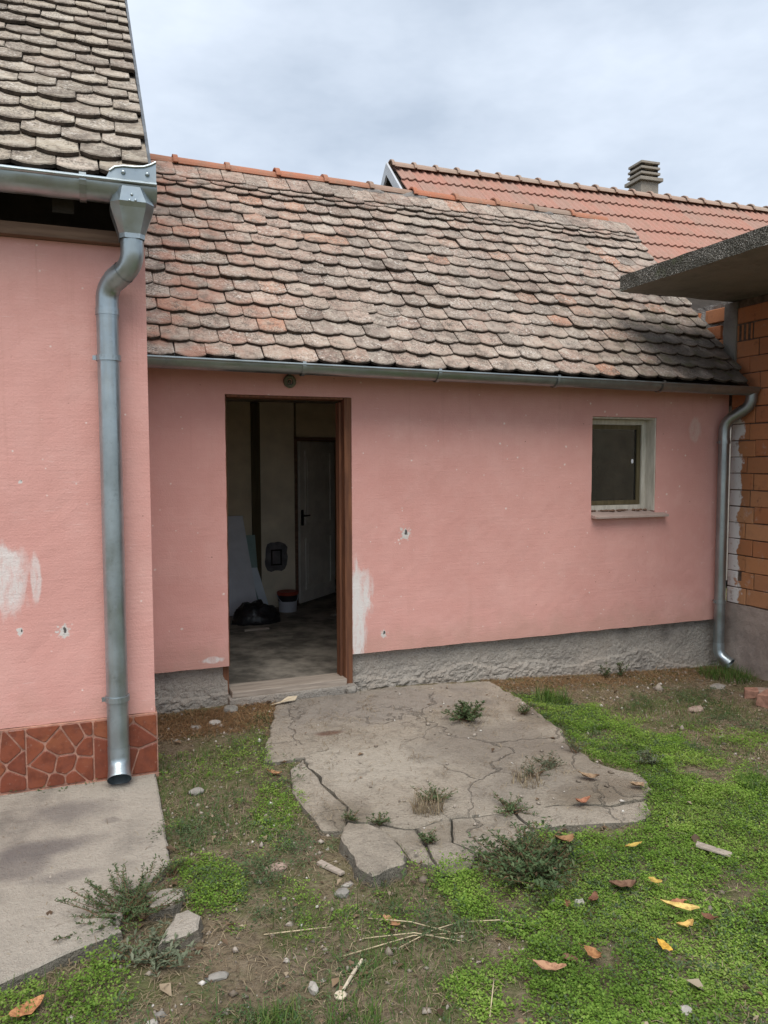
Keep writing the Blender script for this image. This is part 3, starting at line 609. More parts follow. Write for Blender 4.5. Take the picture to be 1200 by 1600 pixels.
b.prism([p0 - dn * 0.05, p0 + dn * 0.062, p0 + dn * 0.062 + Vector((0.014, 0, 0)), p0 - dn * 0.05 + Vector((0.014, 0, 0))], dv * 3.3)
b.build('verge_flashing', M_metal_board, house)
b = MB(); p0 = Vector((HX - 0.035, -1.12, 2.815))
b.prism([p0 - dn * 0.03, p0 + dn * 0.034, p0 + dn * 0.034 + Vector((0.048, 0, 0)), p0 - dn * 0.03 + Vector((0.048, 0, 0))], dv * 3.3)
b.build('verge_mortar', M_mortar, house)
# gutters
def gutter(x0, x1, yl, zl0, zl1, r, parent, m, bead=0.009):
    """half-round trough; yl is the front lip, zl0/zl1 the lip height at both ends"""
    yc = yl + r; N = 18; V = []; F = []; K = 14
    for i_ in range(K + 1):
        t = i_ / K; x = x0 + (x1 - x0) * t; z = zl0 + (zl1 - zl0) * t
        for rr in (r, r - 0.003):
            for q_ in range(N + 1):
                a = math.pi + math.pi * q_ / N; V.append((x, yc + rr * math.cos(a), z + rr * math.sin(a) * 1.0))
    S = 2 * (N + 1)
    for i_ in range(K):
        for h in (0, N + 1):
            for q_ in range(N): F.append((i_ * S + h + q_, i_ * S + h + q_ + 1, (i_ + 1) * S + h + q_ + 1, (i_ + 1) * S + h + q_))
        for q_ in (0, N): F.append((i_ * S + q_, (i_ + 1) * S + q_, (i_ + 1) * S + N + 1 + q_, i_ * S + N + 1 + q_))
    b = MB(); b.add(V, F)
    b.tube([(x0, yl - bead * 0.5, zl0 + 0.001), (x1, yl - bead * 0.5, zl1 + 0.001)], bead, 10, True)
    for (xe, ze) in ((x0, zl0), (x1, zl1)):                          # end caps
        b.prism([(xe, yc + (r - 0.001) * math.cos(math.pi + math.pi * q_ / 12), ze + (r - 0.001) * math.sin(math.pi + math.pi * q_ / 12)) for q_ in range(13)], (0.003, 0, 0))
    o = b.build('gutter', m, parent); smooth_by(o); return o
def smooth_by(o, ang=0.6):
    me = o.data; bm = bmesh.new(); bm.from_mesh(me)
    for f in bm.faces: f.smooth = True
    for e in bm.edges:
        if len(e.link_faces) == 2 and e.calc_face_angle(0) > ang: e.smooth = False
    bm.to_mesh(me); bm.free()
def strap(x, yl, z, r, parent, m, w=0.028):
    b = MB(); yc = yl + r; rr = r + 0.008; V = []
    for xx in (x, x + w):
        for q_ in range(13): a = math.pi * 0.98 + math.pi * 0.9 * q_ / 12; V.append((xx, yc + rr * math.cos(a), z + rr * math.sin(a)))
        V.append((xx, yl - 0.006, z + 0.018)); V.append((xx, yl + 0.02, z + 0.020))
    n = 15; order = [13] + list(range(13))
    ch = [14] + order
    F = [(ch[i_], ch[i_ + 1], n + ch[i_ + 1], n + ch[i_]) for i_ in range(len(ch) - 1)]
    b.add(V, F); return b.build('bracket', m, parent)
hg = gutter(-3.0, 0.312, -1.25, 2.757, 2.772, 0.074, house, M_zinc)
strap(-0.005, -1.25, 2.771, 0.074, hg, M_zinc_d); strap(-0.75, -1.25, 2.768, 0.074, hg, M_zinc_d)
# raised splash plate at the end of the gutter
prof = [(0.100, 2.776), (0.312, 2.776), (0.312, 2.872), (0.290, 2.858), (0.262, 2.846), (0.225, 2.840), (0.175, 2.838), (0.140, 2.830), (0.118, 2.812)]
b = MB(); b.prism([(x, -1.246, z) for x, z in prof], (0, 0.004, 0))
b.tube([(x, -1.247, z) for x, z in prof[2:]], 0.006, 8, True)
for (x, z) in ((0.175, 2.812), (0.275, 2.815)): b.ball((x, -1.25, z), 0.010, (1, 0.7, 1))
o = b.build('splash_plate', M_zinc, hg); smooth_by(o)
b = MB()                                                           # hopper: flat faceted funnel hung on the gutter
def sect(xc, hw, yc, hd, z): return [(xc - hw, yc - hd * 0.5, z), (xc - hw * 0.6, yc - hd, z), (xc + hw * 0.6, yc - hd, z), (xc + hw, yc - hd * 0.5, z), (xc + hw, yc + hd, z), (xc - hw, yc + hd, z)]
S = [sect(0.205, 0.062, -1.186, 0.076, 2.752), sect(0.21, 0.092, -1.186, 0.080, 2.688), sect(0.21, 0.090, -1.18, 0.075, 2.668), sect(0.208, 0.055, -1.17, 0.052, 2.565), sect(0.208, 0.053, -1.17, 0.051, 2.545)]
V = [p for s_ in S for p in s_]; F = [(r_ * 6 + k, r_ * 6 + (k + 1) % 6, (r_ + 1) * 6 + (k + 1) % 6, (r_ + 1) * 6 + k) for r_ in range(4) for k in range(6)]
b.add(V, F)
for (x, z) in ((0.207, 2.716), (0.197, 2.690), (0.222, 2.693)): b.ball((x, -1.266, z), 0.0065, (1, 0.7, 1))
b.build('hopper', M_zinc, hg)
def downpipe(parent, top, path_top, x, y, r, zt_, zb, shoe, clamps, m, m2):
    b = MB(); b.tube([(x, y, zt_), (x, y, zb)], r, 24)
    pipe = b.build('downpipe', m, parent, smooth=True)
    b = MB(); b.tube(arc_path(path_top, 0.13, 9), r * 1.02, 24); b.build('elbow', m, pipe, smooth=True)
    b = MB(); P = arc_path(path_top, 0.13, 9)                       # the overlapping joint in the middle of the swan neck
    k = len(P) // 2; b.tube([P[k - 1], P[k], P[k + 1]], r * 1.075, 24); b.build('joint_collar', m, pipe, smooth=True)
    b = MB(); b.tube([(x, y, zt_ + 0.012), (x, y, zt_ - 0.02)], r * 1.07, 24); b.build('joint_collar', m, pipe, smooth=True)
    b = MB(); P = arc_path(shoe, 0.06, 7); b.tube(P, [r * 1.03] * (len(P) - 1) + [r * 1.10], 24)
    b.tube([Vector(p) for p in P[1:]], [r * 0.97] * (len(P) - 2) + [r * 1.04], 24)
    e = Vector(P[-1]); d = (e - Vector(P[-2])).normalized(); b.tube([e - d * 0.006, e + d * 0.004], r * 1.12, 24)
    b.build('shoe', m2, pipe, smooth=True)
    for z in clamps:
        b = MB(); b.tube([(x, y, z + 0.013), (x, y, z + 0.0125), (x, y, z - 0.0125), (x, y, z - 0.013)], [r, r * 1.15, r * 1.15, r], 24); b.box(x - r * 1.42, x - r * 1.0, y - 0.006, y + 0.006, z - 0.010, z + 0.010)
        b.tube([(x, y + r, z), (x, y + r + 0.03, z)], 0.005, 8, True)
        b.build('clamp', m, pipe, autos=True)
    return pipe
downpipe(house, None, [(0.208, -1.17, 2.56), (0.208, -1.16, 2.44), (0.100, -1.04, 2.36), (0.100, -1.04, 2.22)], 0.100, -1.04, 0.049, 2.25, 0.18,
         [(0.100, -1.04, 0.20), (0.100, -1.045, 0.12), (0.098, -1.105, 0.065)], (2.035, 0.435), M_zinc, M_zinc)

# ------------------------------------------------------------------ the low pink annex
annex = thing('pink_annex', (2.5, 0, 0), 'low pink annex with open dark doorway and small window under an old tile roof', 'house')
DX0, DX1, DZ1 = 0.803, 1.622, 1.976
WX0, WX1, WZ0, WZ1 = 3.54, 4.14, 1.135, 1.888
xsA = lines(0.20, 4.86, 0.06, DX0, DX1, WX0, WX1); zsA = lines(0.255, 2.33, 0.06, DZ1, WZ0, WZ1)
V, F = plaster_grid(xsA, zsA, [(DX0, DX1, 0, DZ1), (WX0, WX1, WZ0, WZ1)], 0.0, 0.26)
awall = link('wall', mesh('wall', V, F, M_pink_annex), annex)
# plinth: rough, crumbled render, recessed under the plaster edge
def rough_plinth(x0, x1, parent, seed):
    nx = int((x1 - x0) / 0.012); nz = 34; V = []; F = []
    for i_ in range(nx + 1):
        x = x0 + (x1 - x0) * i_ / nx; zb = -0.06 - 0.05 * max(0, x - 2.0)
        for j in range(nz + 1):
            t = j / nz; z = zb + (0.275 - zb) * t
            low = max(0, 1 - t * 1.5); cr = 0.5 + 0.5 * mnoise.noise(Vector((x * 2.3, z * 3, seed)))
            d = mnoise.noise(Vector((x * 7, z * 9, seed))) * 0.010 + mnoise.turbulence(Vector((x * 24, z * 30, seed)), 3, True) * 0.030 * (low + 0.2) * (0.3 + cr)
            step = 0.018 * (1 if mnoise.noise(Vector((x * 3, seed, 5))) * 0.10 + 0.10 + 0.02 * math.sin(x * 5) > z - zb - 0.03 else 0)
            V.append((x, 0.052 - d - step - 0.012 * low, z))
    for i_ in range(nx):
        for j in range(nz):
            a = i_ * (nz + 1) + j; F.append((a, a + nz + 1, a + nz + 2, a + 1))
    k = len(V)
    for i_ in (0, nx):
        a = i_ * (nz + 1); c_ = a + nz; V += [(V[a][0], 0.26, V[a][2]), (V[c_][0], 0.26, V[c_][2])]
        n = len(V); F.append(tuple([a + j for j in range(nz + 1)] + [n - 1, n - 2]))
    return link('plinth', mesh('plinth', V, F, M_plinth), parent)
rough_plinth(0.20, DX0 - 0.002, annex, 1.5); rough_plinth(DX1 + 0.012, 4.88, annex, 8.5)
# door frame: brown timber lining, weathered sill board on a mortar step
b = MB(); b.box(DX1 - 0.040, DX1 + 0.010, -0.006, 0.135, -0.005, DZ1 - 0.002)
b.box(DX1 - 0.058, DX1 - 0.040, 0.055, 0.135, 0.07, DZ1 - 0.03); fr_o = b.build('door_frame', M_door_wood, annex, bevel=0.003)
b = MB(); b.box(DX0 - 0.030, DX0 + 0.008, 0.056, 0.135, -0.03, 0.25); b.box(DX0 + 0.0005, DX0 + 0.010, 0.02, 0.135, 0.2505, DZ1 - 0.002); b.build('door_post', M_door_wood, fr_o, bevel=0.003)
b = MB(); b.box(DX0 + 0.011, DX1 - 0.041, 0.004, 0.135, DZ1 - 0.016, DZ1 - 0.001); b.build('door_head', M_door_wood, fr_o, bevel=0.003)
b = MB(); b.box(DX0 + 0.012, DX1 - 0.042, -0.035, 0.16, 0.055, 0.098, j=0.004); b.build('threshold', M_grey_wood, fr_o, bevel=0.006)
b = MB(); b.box(DX0 + 0.0, DX1 + 0.02, -0.05, 0.3, -0.06, 0.052, j=0.01); b.build('door_step', M_plinth, annex, bevel=0.012)
# interior
FZ = 0.09; BY = 2.72
b = MB(); b.box(0.1, 4.86, 0.165, 4.2, FZ - 0.05, FZ); b.build('inner_floor', M_floor_in, annex)
b = MB(); b.box(0.1, 4.86, 0.262, 3.0, 2.14, 2.18); b.box(0.1, 3.7, 3.002, 4.2, 2.14, 2.18); b.build('ceiling', M_ceiling, annex)
for bx_ in ((0.1, 0.2, 0.262, BY, FZ, 2.139), (2.78, 4.86, BY, BY + 0.15, FZ, 2.139), (1.96, 2.78, BY, BY + 0.15, 1.80, 2.139)):
    b = MB(); b.box(*bx_); b.build('inner_wall', M_cream, annex)
b = MB(); b.box(3.0, 3.08, 0.262, BY - 0.002, FZ, 2.138); b.build('partition', M_cream, annex)
b = MB(); b.box(3.081, 3.09, 0.262, BY - 0.01, FZ + 0.001, 2.137); b.box(3.091, 4.85, BY - 0.02, BY - 0.01, FZ + 0.001, 2.137); b.build('sooty_lining', M_dark_wood, annex)  # added dark sheets: the unlit room's shade put into their colour
b = MB(); b.box(0.2, 1.50, BY, BY + 0.15, FZ, 2.139); b.build('inner_wall', M_cream, annex)
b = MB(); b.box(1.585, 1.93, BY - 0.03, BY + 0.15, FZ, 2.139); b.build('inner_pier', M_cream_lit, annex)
b = MB(); b.box(1.50, 1.583, BY - 0.05, BY + 0.1, FZ, 2.13); b.build('inner_post', M_sash, annex, bevel=0.004)
b = MB(); b.box(1.93, 1.962, BY - 0.04, BY + 0.15, FZ, 1.80); b.box(1.963, 2.78, BY - 0.03, BY + 0.13, 1.765, 1.798); b.build('inner_door_frame', M_beam, annex, bevel=0.003)
b = MB(); b.box(0.1, 3.7, 4.2, 4.3, FZ, 2.139); b.box(0.1, 0.2, BY + 0.15, 4.2, FZ, 2.139); b.box(3.6, 3.7, BY + 0.15, 4.2, FZ, 2.139); b.build('back_room_wall', M_cream, annex)
# old panel door standing open into the back room
Dm = Matrix.Translation((1.985, BY + 0.02, FZ + 0.01)) @ Matrix.Rotation(math.radians(44), 4, 'Z')
b = MB(); b.box(0, 0.74, -0.015, 0.015, 0, 1.66, Dm); idoor = b.build('inner_door', M_inner_door, annex, bevel=0.003)
for (z0, z1) in ((0.13, 0.66), (0.80, 1.56)):
    b = MB()
    for (xa, xb, za, zb_) in ((0.10, 0.64, z0, z0 + 0.02), (0.10, 0.64, z1 - 0.02, z1), (0.10, 0.12, z0 + 0.021, z1 - 0.021), (0.62, 0.64, z0 + 0.021, z1 - 0.021)): b.box(xa, xb, -0.025, -0.0155, za, zb_, Dm)
    b.box(0.15, 0.59, -0.020, -0.0155, z0 + 0.05, z1 - 0.05, Dm); b.build('door_panel', M_inner_door, idoor)
b = MB(); b.box(0.02, 0.06, -0.024, -0.0155, 0.80, 0.96, Dm); b.tube([Dm @ Vector((0.04, -0.02, 0.90)), Dm @ Vector((0.04, -0.06, 0.90)), Dm @ Vector((0.12, -0.06, 0.90))], 0.008, 8, True); b.build('handle', M_dark, idoor)
# grey filler patch on the pier with a smaller frame drawn in relief
b = MB(); pts = []
for q_ in range(22):
    a = 2 * math.pi * q_ / 22; ca, sa = math.cos(a), math.sin(a); s_ = (abs(ca) ** 5 + abs(sa) ** 5) ** (-0.2); rj = 1 + random.uniform(-0.07, 0.05)
    pts.append((1.735 + 0.115 * ca * s_ * rj, BY - 0.031, 0.60 + 0.145 * sa * s_ * rj))
b.prism(pts, (0, -0.009, 0)); pt = b.build('wall_patch', M_grey_patch, annex)
b = MB()
for (xa, xb, za, zb_) in ((1.68, 1.79, 0.66, 0.675), (1.68, 1.79, 0.515, 0.53), (1.68, 1.694, 0.531, 0.659), (1.776, 1.79, 0.531, 0.659)): b.box(xa, xb, BY - 0.048, BY - 0.041, za, zb_)
b.build('box_rim', M_dark, pt)
# window
b = MB(); b.box(WX0 - 0.002, WX1 + 0.0, 0.06, 0.0602, WZ0, WZ0 + 0.0002)
b = MB()
b.box(WX1 - 0.012, WX1 - 0.001, 0.006, 0.15, WZ0 + 0.03, WZ1 - 0.002); b.box(WX0 + 0.002, WX1 - 0.013, 0.02, 0.15, WZ1 - 0.013, WZ1 - 0.002)
win = b.build('window', M_white_paint, annex)
def sash_frame(x0, x1, z0, z1, w, y0, y1):
    b = MB(); b.box(x0, x0 + w, y0, y1, z0, z1); b.box(x1 - w, x1, y0, y1, z0, z1); b.box(x0 + w + 0.001, x1 - w - 0.001, y0, y1, z0, z0 + w); b.box(x0 + w + 0.001, x1 - w - 0.001, y0, y1, z1 - w, z1); return b
sash_frame(WX0 + 0.013, WX1 - 0.013, WZ0 + 0.035, WZ1 - 0.015, 0.038, 0.105, 0.150).build('frame', M_white_paint, win, bevel=0.002)
sash_frame(WX0 + 0.054, WX1 - 0.054, WZ0 + 0.075, WZ1 - 0.055, 0.034, 0.118, 0.146).build('sash', M_sash, win, bevel=0.002)
b = MB(); b.box(WX0 + 0.09, WX1 - 0.09, 0.128, 0.131, WZ0 + 0.11, WZ1 - 0.09); b.build('pane', M_glass, win)
b = MB(); b.ball((WX1 - 0.125, 0.126, 1.55), 0.012, (1, 0.25, 1.5), 8, 5); b.build('paint_fleck', M_board_white, win)  # small white spot on the pane
b = MB(); b.prism([(WX0 + 0.0, -0.062, WZ0 - 0.016), (WX0, -0.062, WZ0 + 0.002), (WX0, 0.10, WZ0 + 0.036), (WX0, 0.10, WZ0 - 0.012)], (WX1 + 0.085 - WX0, 0, 0))
M_sill = wood('peeling_pink_sill', (0.34, 0.25, 0.215), (0.43, 0.33, 0.285), (6, 40, 40), (0.40, 0.31, 0.27)); b.build('sill', M_sill, win, bevel=0.003)
b = MB()
for k in range(26):
    x = random.uniform(WX0 + 0.04, WX1 - 0.02); b.ball((x, random.uniform(0.03, 0.09), WZ0 + 0.036), random.uniform(0.006, 0.016), (1.4, 1, 0.6), 6, 4)
o = b.build('flaked_paint', M_beam, win)
# roof: dark board sheet added under the tiles to block light, scalloped tiles, ridge
AS = math.atan(1.06); ey, ez = -0.22, 2.145
b = MB(); ry, rz = 1.30, ez + 1.06 * (1.30 - ey)
b.prism([(0.05, ey, ez - 0.02), (0.05, ry, rz - 0.02), (0.05, 4.3, 2.25), (0.05, 4.3, 2.2), (0.05, ry, rz - 0.08), (0.05, ey + 0.02, ez - 0.05)], (4.80, 0, 0))
aroof = b.build('roof', M_dark_wood, annex)
b = MB(); b.prism([(4.84, 0.27, 2.16), (4.84, 4.2, 2.16), (4.84, ry, rz - 0.1)], (0.02, 0, 0)); b.prism([(0.06, 0.27, 2.16), (0.06, 4.2, 2.16), (0.06, ry, rz - 0.1)], (0.02, 0, 0)); b.build('gable_wall', M_rear_wall, annex)
sag = lambda x, s: 0.010 * math.sin(x * 1.9 + 0.6) * math.sin(s * 1.4) + 0.006 * math.sin(x * 5 + s * 2) + 0.004 * math.sin(s * 7)
fr_ = tile_frames(0.262, 4.80, ey - 0.035, ez - 0.037, AS, 2.05, 0.1365, 0.05, 0.04, sag, 21)
bv_ = Vector((0, math.cos(AS), math.sin(AS))); bn_ = Vector((0, -math.sin(AS), math.cos(AS)))
fr_ += [(Matrix.Translation(bv_ * 1.965 + bn_ * 0.012) @ t[0], t[1], t[2], 15, t[4]) for t in tile_frames(0.262, 4.80, ey - 0.035, ez - 0.037, AS, 0.1, 0.1365, 0.12, 0.04, lambda x, s: 0.010 * math.sin(x * 1.9 + 0.6) * 0.4, 22)]
fr_ += [(Matrix.Translation(bv_ * 2.015 + bn_ * 0.018) @ t[0] @ Matrix.Diagonal((1, 0.8, 1, 1)), t[1], t[2], 16, t[4]) for t in tile_frames(0.262, 4.80, ey - 0.035, ez - 0.037, AS, 0.1, 0.1365, 0.04, 0.04, lambda x, s: 0.010 * math.sin(x * 1.9 + 0.6) * 0.4, 23)]
def verge_ok(row, cx): return True
campos = Vector((0, -4.85, 1.56))
fr_.sort(key=lambda t: (t[0].translation - campos).length)
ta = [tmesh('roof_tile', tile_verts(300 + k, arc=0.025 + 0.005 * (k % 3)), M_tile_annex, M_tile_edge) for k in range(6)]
for t in fr_[:296]: link('roof_tile', ta[t[1]], aroof, t[0])
VV, FF, rn = [], [], []
base = [tile_verts(300 + k, arc=0.025 + 0.005 * (k % 3)) for k in range(6)]
for (M4, v, sc, row, cx) in fr_[296:]:
    k = len(VV); VV += [tuple(M4 @ Vector(p)) for p in base[v][0]]; FF += [tuple(i_ + k for i_ in f) for f in base[v][1]]; rn += [random.random()] * len(base[v][1])
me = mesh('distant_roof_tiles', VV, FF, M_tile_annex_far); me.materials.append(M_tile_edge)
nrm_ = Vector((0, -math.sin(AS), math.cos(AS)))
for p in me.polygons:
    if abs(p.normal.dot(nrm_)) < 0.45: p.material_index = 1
if True: at = me.attributes.new('rnd', 'FLOAT', 'FACE'); at.data.foreach_set('value', rn)
o = link('distant_roof_tiles', me, aroof); o['kind'] = 'stuff'
def ridge_mesh(L, r, seed, seg=10, flange=True):
    rr = random.Random(seed); b = MB(); st = [(0, r * 1.22), (0.035, r * 1.22), (0.038, r * 1.02), (L * 0.5, r), (L, r * 0.94)] if flange else [(0, r), (L, r)]
    V = []
    for th in (0.0, 0.013):
        for (x, q) in st:
            for k in range(seg + 1): a = math.pi * (0.06 + 0.88 * k / seg); V.append((x, (q - th) * math.cos(a) * 1.05, (q - th) * math.sin(a)))
    n = seg + 1; K = len(st); F = []
    for h in (0, 1):
        for i_ in range(K - 1):
            for k in range(seg): a = h * K * n + i_ * n + k; F.append((a, a + 1, a + n + 1, a + n) if h == 0 else (a, a + n, a + n + 1, a + 1))
    for i_ in (0, K - 1):
        for k in range(seg): a = i_ * n + k; c_ = K * n + a; F.append((a, c_, c_ + 1, a + 1) if i_ == 0 else (a, a + 1, c_ + 1, c_))
    for i_ in range(K - 1):
        for k in (0, seg): a = i_ * n + k; c_ = K * n + a; F.append((a, a + n, c_ + n, c_))
    return V, F
rtm = [mesh('ridge_tile', *ridge_mesh(0.42, 0.082, 1), M_ridge), mesh('ridge_tile', *ridge_mesh(0.42, 0.080, 2), M_ridge_old)]
x = 0.26; k = 0
kinds = [0, 0, 0, 0, 0, 1, 0, 0, 0, 1, 0, 1]
while x < 4.5:
    M4 = Matrix.Translation((x, ry + 0.02, rz + 0.020 + random.uniform(-0.006, 0.008))) @ Matrix.Rotation(random.uniform(-0.02, 0.02), 4, 'Z') @ Matrix.Rotation(random.uniform(-0.012, 0.012), 4, 'Y')
    link('ridge_tile', rtm[kinds[k % 12]], aroof, M4); x += 0.392; k += 1
V = []; F = []; nn = 180
for i_ in range(nn + 1):
    x = 0.3 + 4.3 * i_ / nn
    h = 0.012 + 0.020 * (0.5 + mnoise.noise(Vector((x * 4, 1, 1)))) + (0.03 if 2.05 < x < 2.75 or 3.3 < x < 4.0 else 0) * (0.6 + mnoise.noise(Vector((x * 9, 3, 1))))
    V += [(x, ry - 0.085, rz - 0.050), (x, ry - 0.080 + mnoise.noise(Vector((x * 14, 5, 1))) * 0.02, rz - 0.035 + h), (x, ry - 0.03, rz + 0.04 + h * 0.6)]
    if i_: a = len(V) - 6; F += [(a, a + 3, a + 4, a + 1), (a + 1, a + 4, a + 5, a + 2)]
link('ridge_mortar', mesh('ridge_mortar', V, F, M_mortar), aroof)
ag = gutter(0.282, 4.85, -0.315, 2.146, 2.112, 0.056, annex, M_zinc_d, 0.0075)
for xk in (1.22, 2.12, 3.02, 3.92): strap(xk, -0.315, 2.146 - 0.0074 * (xk - 0.28), 0.056, ag, M_zinc_d, 0.022)
b = MB(); b.prism([(0.284, -0.20, 2.17), (0.284, -0.30, 2.155), (0.50, -0.30, 2.152), (0.56, -0.24, 2.16), (0.46, -0.20, 2.20), (0.40, -0.17, 2.215), (0.284, -0.15, 2.225)], (0, -0.003, 0.006)); b.build('end_flashing', M_zinc_d, ag)
downpipe(annex, None, [(4.83, -0.26, 2.10), (4.83, -0.25, 1.98), (4.745, -0.075, 1.86), (4.745, -0.075, 1.70)], 4.745, -0.075, 0.042, 1.72, 0.06,
         [(4.745, -0.075, 0.08), (4.745, -0.08, -0.02), (4.775, -0.17, -0.075)], (1.70, 0.415), M_zinc_d, M_zinc)
o = MB().tube([(1.215 + 0.030 * math.cos(a), -0.012, 2.066 + 0.030 * math.sin(a)) for a in np.linspace(0, 2 * math.pi, 25)], 0.013, 8)
o.ball((1.215, -0.004, 2.066), 0.011, (1, 0.8, 1), 10, 6); o.box(1.205, 1.225, -0.02, 0.004, 2.095, 2.14)
o.build('cable_ring', plain('olive_metal', (0.13, 0.13, 0.09), 0.6, 0.3, 20), annex, autos=True)

# things inside the doorway
def panel(name, p0, p1, h, lean, th, m, label, cat):
    """sheet standing on the floor between p0 and p1, leaning back towards +Y"""
    a = Vector((*p0, FZ)); d = Vector((p1[0] - p0[0], p1[1] - p0[1], 0)); up = Vector((lean[0], lean[1], h)); n = d.cross(up).normalized() * th
    b = MB(); b.prism([a, a + d, a + d + up, a + up], n); o = b.build(name, m, None, bevel=0.002); recenter(o); return tag(o, label, cat)
panel('board', (1.10, 2.42), (1.50, 2.42), 0.93, (-0.10, 0.26), 0.014, M_board_white, 'tall white board leaning on the back wall behind the black sack', 'board')
panel('board', (1.545, 2.50), (1.625, 2.50), 0.42, (-0.10, 0.12), 0.016, M_board_bright, 'narrow bright white strip leaning just right of the tall white board', 'board')
panel('board', (1.30, 2.56), (1.545, 2.56), 0.74, (-0.03, 0.10), 0.012, M_board_green, 'greenish board mostly hidden behind the tall white board', 'board')
b = MB(); V = []; F = []
seg, rings = 28, 14
for i_ in range(rings + 1):
    t = math.pi * 0.5 * i_ / rings
    for q_ in range(seg):
        a = 2 * math.pi * q_ / seg; d = Vector((math.cos(a) * math.cos(t), math.sin(a) * math.cos(t), math.sin(t)))
        k = 1 + 0.22 * mnoise.noise(d * 3 + Vector((2, 2, 2))) + 0.10 * mnoise.noise(d * 9)
        V.append((1.395 + d.x * 0.215 * k, 2.06 + d.y * 0.16 * k, FZ + d.z * 0.185 * k))
for i_ in range(rings):
    for q_ in range(seg): F.append((i_ * seg + q_, i_ * seg + (q_ + 1) % seg, (i_ + 1) * seg + (q_ + 1) % seg, (i_ + 1) * seg + q_))
F.append(tuple(range(seg))[::-1]); o = link('plastic_sack', mesh('plastic_sack', V, F, M_black_bag, True)); recenter(o)
tag(o, 'crumpled black plastic sack on the dark floor left of the paint bucket', 'sack')
bk = thing('paint_bucket', (1.79, 2.45, FZ), 'white paint bucket with a red lid and black band standing by the cream pier', 'bucket')
def lathe(prof, c, seg=28):
    b = MB(); V = [(c[0] + r * math.cos(2 * math.pi * q_ / seg), c[1] + r * math.sin(2 * math.pi * q_ / seg), c[2] + z) for (r, z) in prof for q_ in range(seg)]
    F = [(i_ * seg + q_, i_ * seg + (q_ + 1) % seg, (i_ + 1) * seg + (q_ + 1) % seg, (i_ + 1) * seg + q_) for i_ in range(len(prof) - 1) for q_ in range(seg)]
    F += [tuple(range(seg))[::-1], tuple((len(prof) - 1) * seg + q_ for q_ in range(seg))]; return b.add(V, F)
M_bw = plain('white_bucket_plastic', (0.50, 0.52, 0.56), 0.5, 0.06); M_bk = plain('black_band', (0.02, 0.02, 0.022), 0.5); M_br = plain('red_lid', (0.34, 0.06, 0.035), 0.5, 0.1)
c_ = (1.79, 2.45, FZ)
lathe([(0.085, 0), (0.092, 0.11)], c_).build('body', M_bw, bk); lathe([(0.0925, 0.105), (0.097, 0.172)], c_).build('band', M_bk, bk)
lathe([(0.103, 0.165), (0.105, 0.19), (0.098, 0.197), (0.02, 0.192)], c_).build('lid', M_br, bk)
MB().tube([(1.79 + 0.104 * math.cos(a), 2.45 - 0.104 * abs(math.sin(a)) * 0.75, FZ + 0.165 - 0.085 * math.sin(a)) for a in np.linspace(0, math.pi, 16)], 0.004, 6, True).build('handle', M_bw, bk)
for (xa, ya, L, w, ang, lab) in ((2.12, 2.05, 0.52, 0.05, 16, 'longer pale plank lying on the floor beside the inner door'), (2.42, 1.84, 0.40, 0.045, 10, 'shorter pale plank on the floor under the longer one'), (2.30, 1.45, 0.20, 0.09, -8, 'small pale offcut on the floor just inside the right door jamb'), (1.22, 1.70, 0.22, 0.03, 4, 'thin pale batten on the floor in front of the black sack')):
    M4 = Matrix.Translation((xa, ya, FZ)) @ Matrix.Rotation(math.radians(ang), 4, 'Z'); b = MB(); b.box(0, L, -w / 2, w / 2, 0.001, 0.018, M4, 0.002); o = b.build('plank', M_grey_wood, None, bevel=0.003); recenter(o); tag(o, lab, 'plank')

# ------------------------------------------------------------------ unfinished brick building on the right
brick_house = thing('brick_building', (5.4, -1.0, 0), 'unfinished building of bare orange hollow blocks on the right under a concrete canopy', 'building')
BX = 4.88
b = MB(); b.box(BX + 0.012, BX + 0.2, -2.6, -0.001, 0.28, 2.828); b.box(BX + 0.2, 6.4, -2.6, -0.002, -0.2, 2.826); bwall = b.build('wall', M_joint, brick_house)
b = MB(); nz_, ny_ = 18, 60; V = []; F = []
for i_ in range(ny_ + 1):
    y = 0.03 - 2.6 * i_ / ny_
    for j in range(nz_ + 1):
        z = -0.28 + 0.672 * j / nz_; V.append((BX - 0.010 - 0.012 * mnoise.noise(Vector((y * 4, z * 4, 2))) - 0.005 * mnoise.noise(Vector((y * 17, z * 17, 2))), y, z - (0.012 * mnoise.noise(Vector((y * 6, 1, 1))) if j == nz_ else 0)))
for i_ in range(ny_):
    for j in range(nz_): a = i_ * (nz_ + 1) + j; F.append((a, a + 1, a + nz_ + 2, a + nz_ + 1))
k = len(V)
for i_ in range(ny_ + 1): v_ = V[i_ * (nz_ + 1) + nz_]; V.append((BX + 0.05, v_[1], v_[2]))
for i_ in range(ny_): F.append((i_ * (nz_ + 1) + nz_, k + i_, k + i_ + 1, (i_ + 1) * (nz_ + 1) + nz_))
link('plinth', mesh('plinth', V, F, concrete('rough_grey_pink_render', (0.32, 0.265, 0.23), (0.19, 0.155, 0.14), (0.36, 0.30, 0.26), 0.012, (), 0.35)), brick_house)
def brick_mesh(seed, L, H, D=0.05):
    r = random.Random(seed); b = MB(); j = 0.0022
    b.box(0, D, -L, 0, 0, H, None, j); me = mesh('brick', b.v, b.f, M_block); bm = bmesh.new(); bm.from_mesh(me)
    bmesh.ops.bevel(bm, geom=list(bm.edges), offset=0.004, segments=1, affect='EDGES'); bm.to_mesh(me); bm.free(); return me
full = [brick_mesh(k, 0.243, 0.1245) for k in range(4)]; part_ = {}
rz_ = 0.400; row = 0
